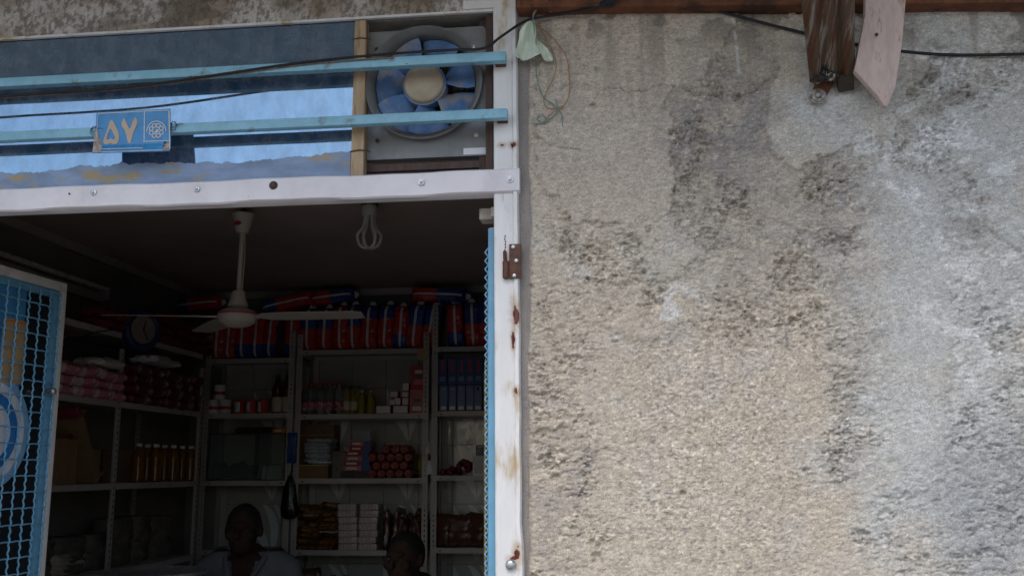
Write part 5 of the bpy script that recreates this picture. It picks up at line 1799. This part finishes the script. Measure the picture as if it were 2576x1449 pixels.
# things hanging from the posts
m['binbag'] = mk('black_polythene', (.006, .006, .007), .3, bump=.8, bscale=18)
b = MB()
q = at(733, 1195, YF - .03)
rings = [(.004, 0), (.014, .01), (.028, .05), (.045, .13), (.055, .20), (.052, .24), (.03, .262)]
for i, (r_, dz) in enumerate(rings): pass
b.lathe([(r_, -dz) for r_, dz in rings], Matrix.Translation(q + Vector((0, -.02, .0))) @ Matrix.Diagonal((1, .55, 1, 1)), 18)
for p in b.v:
    p.x += random.uniform(-.004, .004)
    p.y += random.uniform(-.004, .004)
b.tube([q + Vector((0, -.018, -.01)), q + Vector((.0, -.012, .02)), q + Vector((.002, .025, .03))], .003, 6)
tag(b.build('black_bag', m['binbag'], smooth=True), 'black plastic bag hanging from the shelf post', 'bag')
o = pillow(.06, .03, .19, [(1, 0)], seed=51).build('blue_pouch', film_mat('deep_blue_film', (.02, .07, .22)), origin=(0, 0, 0), smooth=True)
o.location = (at(733, 1165, YF - .02).x, YF - .018, at(733, 1165, YF - .02).z)
tag(o, 'blue pouch hooked on the shelf post above the black bag', 'pouch')
for px, py, hh, lab in ((1076, 1142, .075, 'folded pale paper slip tied to the shelf post'), (1080, 1193, .085, 'wide pale paper slip tied low on the shelf post')):
    q = at(px, py, YF - .008)
    b = MB()
    wv = .026 if hh < .08 else .036
    vs = [(q.x + (j / 4 - .5) * wv * (1.0 - .35 * (i / 5)), YF - .0065 - .005 * math.sin(j * 1.3 + i), q.z + hh * i / 5) for i in range(6) for j in range(5)]
    b.add(vs, [(i * 5 + j, i * 5 + j + 1, (i + 1) * 5 + j + 1, (i + 1) * 5 + j) for i in range(5) for j in range(4)])
    o = b.build('paper_slip', m['paper'], smooth=True)
    md = o.modifiers.new('thickness', 'SOLIDIFY')
    md.thickness = .001
    tag(o, lab, 'paper')
q0, q1 = at(1049, 876, YF - .012), at(1076, 906, YF - .012)
b = MB()
b.prism([(q0.x, q1.z + .01), (q0.x + .01, q1.z), (q1.x - .008, q1.z + .004), (q1.x, q1.z + .025), (q1.x - .002, q0.z), (q0.x, q0.z - .002)], YF - .016, YF - .003)
tag(b.build('card_tag', m['tan'], bevel=.001, seg=1), 'tan cardboard tag fixed to the end of the top shelf', 'tag')

# ------------------------------------------------------------------ ceiling fan
cf0 = atz(613, 520, ZC)
cf = empty('ceiling_fan', (cf0.x, cf0.y, ZC), 'cream three bladed ceiling fan hanging on a long rod', 'ceiling fan')
Yc = cf0.y
zat = lambda py, px=605: at(px, py, Yc).z
CX_ = cf0.x
TC = Matrix.Translation((CX_, Yc, 0))
MB().lathe([(.012, zat(588)), (.026, zat(587)), (.034, zat(575)), (.046, zat(552)), (.052, zat(541)), (.050, zat(539)), (.012, zat(541))], TC, 28).build('canopy', m['cream'], cf, smooth=True)
MB().tube([(CX_, Yc, zat(542)), (CX_, Yc, ZC)], .011, 8).build('ceiling_hook', m['pdark'], cf)
rb = at(600, 745, Yc)
MB().tube([(CX_, Yc, zat(585)), (rb.x, Yc, zat(740))], .0115, 12).build('down_rod', m['cream'], cf, smooth=True)
MB().tube(curve_pts([(CX_ + .016, Yc - .012, zat(588)), (CX_ + .022, Yc - .014, zat(640)), (rb.x + .024, Yc - .014, zat(690)), (rb.x + .020, Yc - .012, zat(740))], 5), .0022, 5).build('flex', m['cream'], cf, smooth=True)
TM = Matrix.Translation((rb.x, Yc, 0))
z_ = zat
MB().lathe([(.026, z_(732)), (.030, z_(736)), (.036, z_(752)), (.044, z_(766)), (.047, z_(770)), (.040, z_(772)), (.03, z_(774))][::-1], TM, 28).build('rod_cup', m['cream'], cf, smooth=True)
mot = MB().lathe([(.03, z_(772)), (.05, z_(777)), (.078, z_(783)), (.089, z_(789)), (.089, z_(793), 1), (.089, z_(796), 0), (.088, z_(800)), (.080, z_(805)), (.078, z_(811)), (.06, z_(818)), (.03, z_(823)), (.008, z_(824))][::-1], TM, 40)
mot = mot.build('motor_housing', [m['cream'], m['redink']], cf, smooth=True)
b = MB()
c_ = Vector((CX_ - .008, Yc, (zat(567))))
K = 20
b.add([(c_.x + .019 * math.cos(2 * math.pi * i / K), Yc - math.sqrt(max(0, .0445 ** 2 - (c_.x + .019 * math.cos(2 * math.pi * i / K) - CX_) ** 2)) - .0015, c_.z + .0105 * math.sin(2 * math.pi * i / K) * 1.0) for i in range(K)], [tuple(range(K))])
b.build('oval_label', m['redink'], cf)
zbl = z_(797)
for ang in (4, 128, 232):
    a_ = math.radians(ang)
    if ang == 4: a_ = math.radians(2)
    if ang == 128: a_ = math.radians(130)
    if ang == 232: a_ = math.radians(194)
    T = TM @ Matrix.Translation((0, 0, zbl)) @ Matrix.Rotation(a_, 4, 'Z') @ Matrix.Rotation(math.radians(1 if ang == 128 else -9), 4, 'X')
    L2 = .58
    pts = []
    for i in range(12):
        t_ = i / 11
        hw = .048 + .018 * math.sin(min(1, t_ * 3) * 1.57) - .012 * t_ if t_ > .0 else .030
        if i == 11: hw = .042
        pts.append((.09 + (L2 - .09) * t_, hw))
    vs = [T @ Vector((x, y * s_, (.004 * (1 - (x / L2)) * s_) + .001)) for x, y in pts for s_ in (-1, 0, 1)]
    vs += [p + Vector((0, 0, -.0025)) for p in vs]
    fs = []
    for i in range(11):
        for j in range(2):
            q = i * 3 + j
            fs += [(q, q + 1, q + 4, q + 3), (q + 36, q + 39, q + 40, q + 37)]
        fs += [(i * 3, i * 3 + 3, i * 3 + 39, i * 3 + 36), (i * 3 + 2, i * 3 + 38, i * 3 + 41, i * 3 + 5)]
    fs += [(0, 36, 37, 1), (1, 37, 38, 2), (33, 34, 70, 69), (34, 35, 71, 70)]
    bl = MB().add(vs, fs).build('blade', m['cream'], cf, smooth=True)
    MB().box(.06, .15, -.018, .018, -.004, .0005, M=T).build('blade_arm', m['cream'], bl)

MB().tube(curve_pts([(CX_, Yc, ZC - .006), (CX_ - .35, Yc - .35, ZC - .004), (CX_ - .8, Yc - .75, ZC - .004), (XL + .06, .9, ZC - .02)], 5), .004, 6).build('supply_cable', m['cable'], cf, smooth=True)
# ------------------------------------------------------------------ lotus energy saving lamp on a pendant
lz = at(930, 545, 1.86)
lp = empty('energy_saving_lamp', (lz.x, 1.86, ZC), 'unlit lotus shaped energy saving bulb in a cream holder under the ceiling', 'lamp')
zl = lambda py: at(930, py, 1.86).z
TLm = Matrix.Translation((lz.x, 1.86, 0))
MB().lathe([(.03, zl(545)), (.035, zl(540)), (.036, zl(521)), (.030, zl(516)), (.03, zl(500)), (.022, zl(480)), (.02, zl(470))], TLm, 24).build('ballast', m['cream'], lp, smooth=True)
MB().lathe([(.0365, zl(519)), (.0368, zl(515)), (.0365, zl(511))], TLm, 24).build('green_band', m['greenp'], lp, smooth=True)
MB().tube([(lz.x, 1.86, zl(472)), (lz.x, 1.86, ZC)], .012, 10).build('holder_stem', m['cream'], lp, smooth=True)
zt1, zm1, zb1 = zl(545), zl(592), zl(624)
for k in range(6):
    a_ = math.pi * 2 * k / 6 + .3
    prof = [(.020, zt1 + .01), (.021, zt1 - .02), (.030, (zt1 + zm1) / 2 - .01), (.050, zm1 + .006), (.052, zm1 - .014), (.040, zb1 + .012), (.018, zb1)]
    P = curve_pts([(lz.x + r_ * math.cos(a_), 1.86 + r_ * math.sin(a_), z) for r_, z in prof], 4)
    MB().tube(P, .0068, 8).build('glass_tube', m['tubeglass'], lp, smooth=True)
MB().lathe([(.008, zb1 - .004), (.018, zb1 - .003), (.02, zb1 + .003), (.008, zb1 + .006)], TLm, 16).build('tube_tip', m['tubeglass'], lp, smooth=True)

# ------------------------------------------------------------------ strip light and clock on the left wall
ta, tb = atx(-40, 625, XL + .05), atx(268, 742, XL + .05)
sl_ = empty('strip_light', (XL, (ta.y + tb.y) / 2, ta.z), 'unlit fluorescent strip light fixed high on the left wall', 'strip light')
zz = (ta.z + tb.z) / 2
MB().box(XL - .001, XL + .045, ta.y, tb.y, zz - .06, zz - .012).build('batten_housing', m['shelf'], sl_, bevel=.003)
MB().tube([(XL + .062, ta.y + .03, zz + .012), (XL + .062, tb.y - .03, zz + .012)], .014, 12).build('lamp_tube', m['tubeglass'], sl_, smooth=True)
for yy in (ta.y + .02, tb.y - .02):
    MB().box(XL + .02, XL + .078, yy - .012, yy + .012, zz - .05, zz + .028).build('end_holder', m['shelf'], sl_, bevel=.002)
ck = atx(350, 830, XS + .03)
kc = empty('wall_clock', (XS + .01, ck.y, ck.z - .15), 'round clock with a dark blue rim hung on the left shelf post', 'clock')
TK = Matrix.Translation((XS + .028, ck.y, ck.z)) @ Matrix.Rotation(math.radians(-24), 4, 'Z') @ Matrix.Rotation(math.radians(90), 4, 'Y')
rk = (at(350, 775, 2.4).z - at(350, 885, 2.4).z) / 2
rim = MB().lathe([(rk * .60, .012), (rk * .66, .034), (rk * .82, .044), (rk * .96, .036), (rk, .018), (rk * .97, 0)][::-1], TK, 40)
rim.build('rim', m['navyblue'], kc, smooth=True)
MB().lathe([(rk * .64, .012), (rk * .64, .0365)], TK, 36).build('dial', mk('clock_dial', (.22, .19, .165), .6), kc)
for an, ll, wd in ((.5, .55, .0045), (2.9, .4, .006)):
    T = TK @ Matrix.Rotation(an, 4, 'Z')
    MB().box(-.01, rk * ll, -wd / 2, wd / 2, .037, .039, M=T).build('clock_hand', m['black'], kc)
cord = curve_pts([atx(150, 880, XS + .02), atx(190, 858, XS + .02), atx(230, 838, XS + .01), atx(300, 828, XS + .012)], 4)
tag(MB().tube(cord, .003, 5).build('thin_cord', m['cable'], smooth=True), 'thin dark cord running to the clock from behind the door', 'cord')

# ------------------------------------------------------------------ counter with weighing scale
ct = empty('shop_counter', (-1.75, 1.42, .05), 'shop counter with a dark wooden front and pale top', 'counter')
MB().box(-2.4, -1.1, 1.22, 1.62, 1.00, 1.03).build('counter_top', m['shelf'], ct, bevel=.004)
MB().box(-2.37, -1.13, 1.25, 1.27, .05, 1.0).build('front_panel', m['card'], ct)
for x_ in (-2.37, -1.15):
    MB().box(x_, x_ + .02, 1.27, 1.6, .05, 1.0).build('side_panel', m['card'], ct)
pc = at(390, 1436, 1.42)
scp = empty('weighing_scale', (pc.x, 1.42, 1.03), 'counter scale with a shallow steel pan in front of the seated shopkeeper', 'scale')
MB().box(pc.x - .12, pc.x + .12, 1.32, 1.54, 1.03, pc.z - .03).build('scale_body', m['shelf'], scp, bevel=.01)
MB().lathe([(.05, pc.z - .032), (.13, pc.z - .028), (.19, pc.z - .008), (.205, pc.z + .003), (.208, pc.z + .002), (.195, pc.z - .012), (.13, pc.z - .033), (.05, pc.z - .036)], Matrix.Translation((pc.x, 1.42, 0)), 40).build('pan', m['bolt'], scp, smooth=True)


# ------------------------------------------------------------------ people sitting behind the counter
def ball(b_, c_, r, n=12):
    b_.lathe([(max(1e-4, math.sin(math.pi * (i + .02) / (n + .04))), -math.cos(math.pi * (i + .02) / (n + .04))) for i in range(n + 1)], Matrix.Translation(c_) @ Matrix.Diagonal((*r, 1)), 16)


def limb(b_, pts, rs, squash=1.0):
    P = curve_pts(pts, 4)
    k = len(P)
    R_ = []
    for i in range(k):
        t_ = i / (k - 1) * (len(rs) - 1)
        j = min(int(t_), len(rs) - 2)
        R_.append(rs[j] + (rs[j + 1] - rs[j]) * (t_ - j))
    b_.tube(P, R_, 14, squash=squash)
    ball(b_, P[0], (R_[0],) * 3, 8)
    ball(b_, P[-1], (R_[-1],) * 3, 8)


def person(label, x, y, head_z, shirt, trousers, face, lean=0.):
    """seated, facing the street (-y); the body is fused into one surface"""
    sz = head_z - .69                       # seat height
    root = empty('person', (x, y, .05), label, 'person')
    Rz = Matrix.Translation((x, y, sz)) @ Matrix.Rotation(face, 4, 'Z')
    b_ = MB()
    limb(b_, [(0, .02, .09), (0, .03, .24), (0, .01, .40), (0, .01, .52)], [.145, .135, .150, .11])
    ball(b_, Vector((0, .01, .43)), (.185, .115, .15))
    ball(b_, Vector((0, .02, .10)), (.175, .13, .12))
    limb(b_, [(0, .0, .51), (0, -.045, .575), (0, -.085, .64)], [.08, .060, .056])
    for s in (-1, 1):
        limb(b_, [(s * .13, .02, .525), (s * .195, .02, .495)], [.075, .068])
        limb(b_, [(s * .20, .02, .495), (s * .235, .0, .36), (s * .245, -.03, .235)], [.062, .052, .045])
        limb(b_, [(s * .245, -.03, .235), (s * .20, -.16, .19), (s * .14, -.27, .175)], [.046, .042, .029])
        limb(b_, [(s * .14, -.27, .175), (s * .125, -.315, .172), (s * .115, -.35, .168)], [.028, .034, .034], .6)
        for fi_, (fx, ln) in enumerate(((-.028, .064), (-.009, .074), (.010, .070), (.027, .054))):
            bx = s * .115 + fx
            limb(b_, [(bx, -.35, .170), (bx - s * .003, -.35 - ln * .5, .168), (bx - s * .005, -.35 - ln * .8, .150), (bx - s * .005, -.35 - ln * .9, .132)], [.0095, .009, .0085, .008])
        limb(b_, [(s * .115 - s * .030, -.305, .168), (s * .115 - s * .058, -.335, .160), (s * .115 - s * .064, -.372, .152)], [.012, .010, .009])
        limb(b_, [(s * .09, .0, .08), (s * .12, -.22, .085), (s * .125, -.43, .075)], [.095, .085, .062])
        limb(b_, [(s * .125, -.43, .075), (s * .125, -.42, -.12), (s * .125, -.40, -sz + .14)], [.06, .055, .04])
        limb(b_, [(s * .125, -.40, -sz + .13), (s * .13, -.47, -sz + .09), (s * .135, -.56, -sz + .08)], [.042, .042, .032], .8)
    hc_ = Vector((0, -.10, .69))
    ball(b_, hc_ + Vector((0, .012, .02)), (.078, .097, .098))
    ball(b_, hc_ + Vector((0, -.022, -.05)), (.060, .066, .068))
    ball(b_, hc_ + Vector((0, -.060, -.085)), (.026, .026, .022))
    limb(b_, [hc_ + Vector((0, -.088, .012)), hc_ + Vector((0, -.105, -.016)), hc_ + Vector((0, -.108, -.026))], [.009, .013, .014])
    ball(b_, hc_ + Vector((0, -.082, .026)), (.052, .014, .011))
    ball(b_, hc_ + Vector((0, -.086, -.055)), (.024, .011, .007))
    ball(b_, hc_ + Vector((0, -.084, -.067)), (.021, .011, .008))
    for s in (-1, 1):
        ball(b_, hc_ + Vector((s * .082, .014, -.005)), (.010, .020, .032))
        ball(b_, hc_ + Vector((s * .048, -.062, -.022)), (.022, .022, .022))
    b_.v = [Rz @ p for p in b_.v]
    o = b_.build('body', [m['skin'], shirt, trousers, m['shoe']], root)
    md_ = o.modifiers.new('fuse', 'REMESH')
    md_.mode = 'VOXEL'
    md_.voxel_size = .0075
    dg = bpy.context.evaluated_depsgraph_get()
    ev = o.evaluated_get(dg)
    me = bpy.data.meshes.new_from_object(ev)
    o.modifiers.clear()
    o.data = me
    if len(me.materials) < 4:
        me.materials.clear()
        for mm in (m['skin'], shirt, trousers, m['shoe']): me.materials.append(mm)
    nv_ = len(me.vertices)
    co = np.empty(nv_ * 3)
    me.vertices.foreach_get('co', co)
    co = co.reshape(-1, 3)
    ed = np.empty(len(me.edges) * 2, dtype=np.int64)
    me.edges.foreach_get('vertices', ed)
    ed = ed.reshape(-1, 2)
    deg = np.bincount(ed.ravel(), minlength=nv_)[:, None]
    for _ in range(3):
        acc = np.zeros_like(co)
        np.add.at(acc, ed[:, 0], co[ed[:, 1]])
        np.add.at(acc, ed[:, 1], co[ed[:, 0]])
        co = co * .5 + .5 * acc / np.maximum(deg, 1)
    me.vertices.foreach_set('co', co.ravel())
    iv = Rz.inverted()
    offs = BASE[root.name]
    for p in me.polygons:
        c_ = iv @ (Vector(p.center) + offs)
        mi = 1
        if c_.z > .585 - .5 * min(0, c_.y + .02) * 0 and c_.y < .06: mi = 0
        elif c_.z > .545 and c_.y < -.05: mi = 0
        elif c_.y < -.06 and c_.z > .36 and abs(c_.x) < .012 + (c_.z - .36) * .26: mi = 0        # open collar
        elif c_.y < -.235 and c_.z > .125 and abs(c_.x) < .2: mi = 0
        elif c_.z < .125 and (c_.y < -.11 or c_.z < .03): mi = 2
        if c_.z < -sz + .20: mi = 3
        p.material_index = mi
        p.use_smooth = True
    # hair: a cap over the skull
    hb_ = MB()
    vs, fs = [], []
    hr = random.Random(int(x * 100))
    for i in range(13):
        for j in range(28):
            ph = math.pi * .66 * i / 12
            th2 = 2 * math.pi * j / 28
            front = math.cos(th2)
            lim = 1.0 - .56 * max(0, front) ** .8 + hr.uniform(-.03, .03)
            ph *= lim
            rr_ = 1.05 + hr.uniform(-.02, .02)
            vs.append(Rz @ (hc_ + Vector((.078 * rr_ * math.sin(ph) * math.sin(th2), .012 - .097 * rr_ * math.sin(ph) * math.cos(th2), .02 + .098 * rr_ * math.cos(ph)))))
    for i in range(12):
        for j in range(28):
            fs.append((i * 28 + j, i * 28 + (j + 1) % 28, (i + 1) * 28 + (j + 1) % 28, (i + 1) * 28 + j))
    hb_.add(vs, fs)
    hb_.build('hair', m['hair'], root, smooth=True)
    for s in (-1, 1):
        eb = MB()
        ball(eb, Vector((0, 0, 0)), (.0105, .0085, .0065), 8)
        eb.v = [Rz @ (p + hc_ + Vector((s * .031, -.0835, .006))) for p in eb.v]
        ey = eb.build('eye', m['eye'], root, smooth=True)
        eb = MB()
        ball(eb, Vector((0, 0, 0)), (.0048, .003, .0048), 6)
        eb.v = [Rz @ (p + hc_ + Vector((s * .031, -.0922, .006))) for p in eb.v]
        eb.build('iris', m['black'], ey, smooth=True)
    cb_ = MB()
    for s in (-1, 1):
        pts = [(s * .070, .05, .605), (s * .092, .0, .59), (s * .080, -.062, .555), (s * .048, -.115, .49), (s * .030, -.128, .44)]
        P = curve_pts(pts, 3)
        vs = []
        for i, p in enumerate(P):
            wv = .024 * (1 - .3 * i / len(P))
            vs += [Rz @ Vector(p), Rz @ (Vector(p) + Vector((s * wv * .9, -.010, -wv * .7)))]
        cb_.add(vs, [(2 * i, 2 * i + 1, 2 * i + 3, 2 * i + 2) for i in range(len(P) - 1)])
    cl = cb_.build('collar', shirt, root, smooth=True)
    md_ = cl.modifiers.new('thickness', 'SOLIDIFY')
    md_.thickness = .003
    # stool
    stl = empty('stool', (x, y, .05), ('wooden stool under the person in the pale shirt' if shirt is m['shirtA'] else 'wooden stool under the person in dark clothes'), 'stool')
    MB().lathe([(.16, sz - .045), (.17, sz - .04), (.17, sz - .012), (.16, sz - .006)], Matrix.Translation((x, y + .02, 0)), 28).build('seat', m['card'], stl, smooth=True)
    for k in range(4):
        a_ = math.pi / 4 + k * math.pi / 2
        MB().tube([(x + .11 * math.cos(a_), y + .02 + .11 * math.sin(a_), sz - .04), (x + .15 * math.cos(a_), y + .02 + .15 * math.sin(a_), .05)], .016, 8).build('leg', m['card'], stl)
    return root


m['skin'] = mk('brown_skin', (.034, .019, .014), .85, var=.15, bump=.1, spec=.15)
m['hair'] = mk('black_hair', (.012, .010, .009), .6, var=.3, scale=60, bump=.6, bscale=120)
m['eye'] = mk('eye_white', (.05, .045, .042), .3, bump=0)
m['shoe'] = mk('dark_shoe', (.02, .018, .016), .6)
m['shirtA'] = mk('pale_grey_shirt', (.10, .103, .112), .9, var=.06, scale=8, bump=.4, bscale=12)
m['shirtB'] = mk('dark_shirt', (.035, .035, .042), .9, var=.1, bump=.4, bscale=12)
m['trous'] = mk('dark_trousers', (.03, .03, .035), .9)
h1 = at(622, 1330, 2.34)
person('person in a pale grey open collared shirt seated behind the counter', h1.x, 2.36, h1.z, m['shirtA'], m['trous'], .12)
h2_ = at(1045, 1402, 2.2)
person('person in dark clothes seated low below the soap stacks', h2_.x, 2.22, h2_.z, m['shirtB'], m['trous'], -.35)
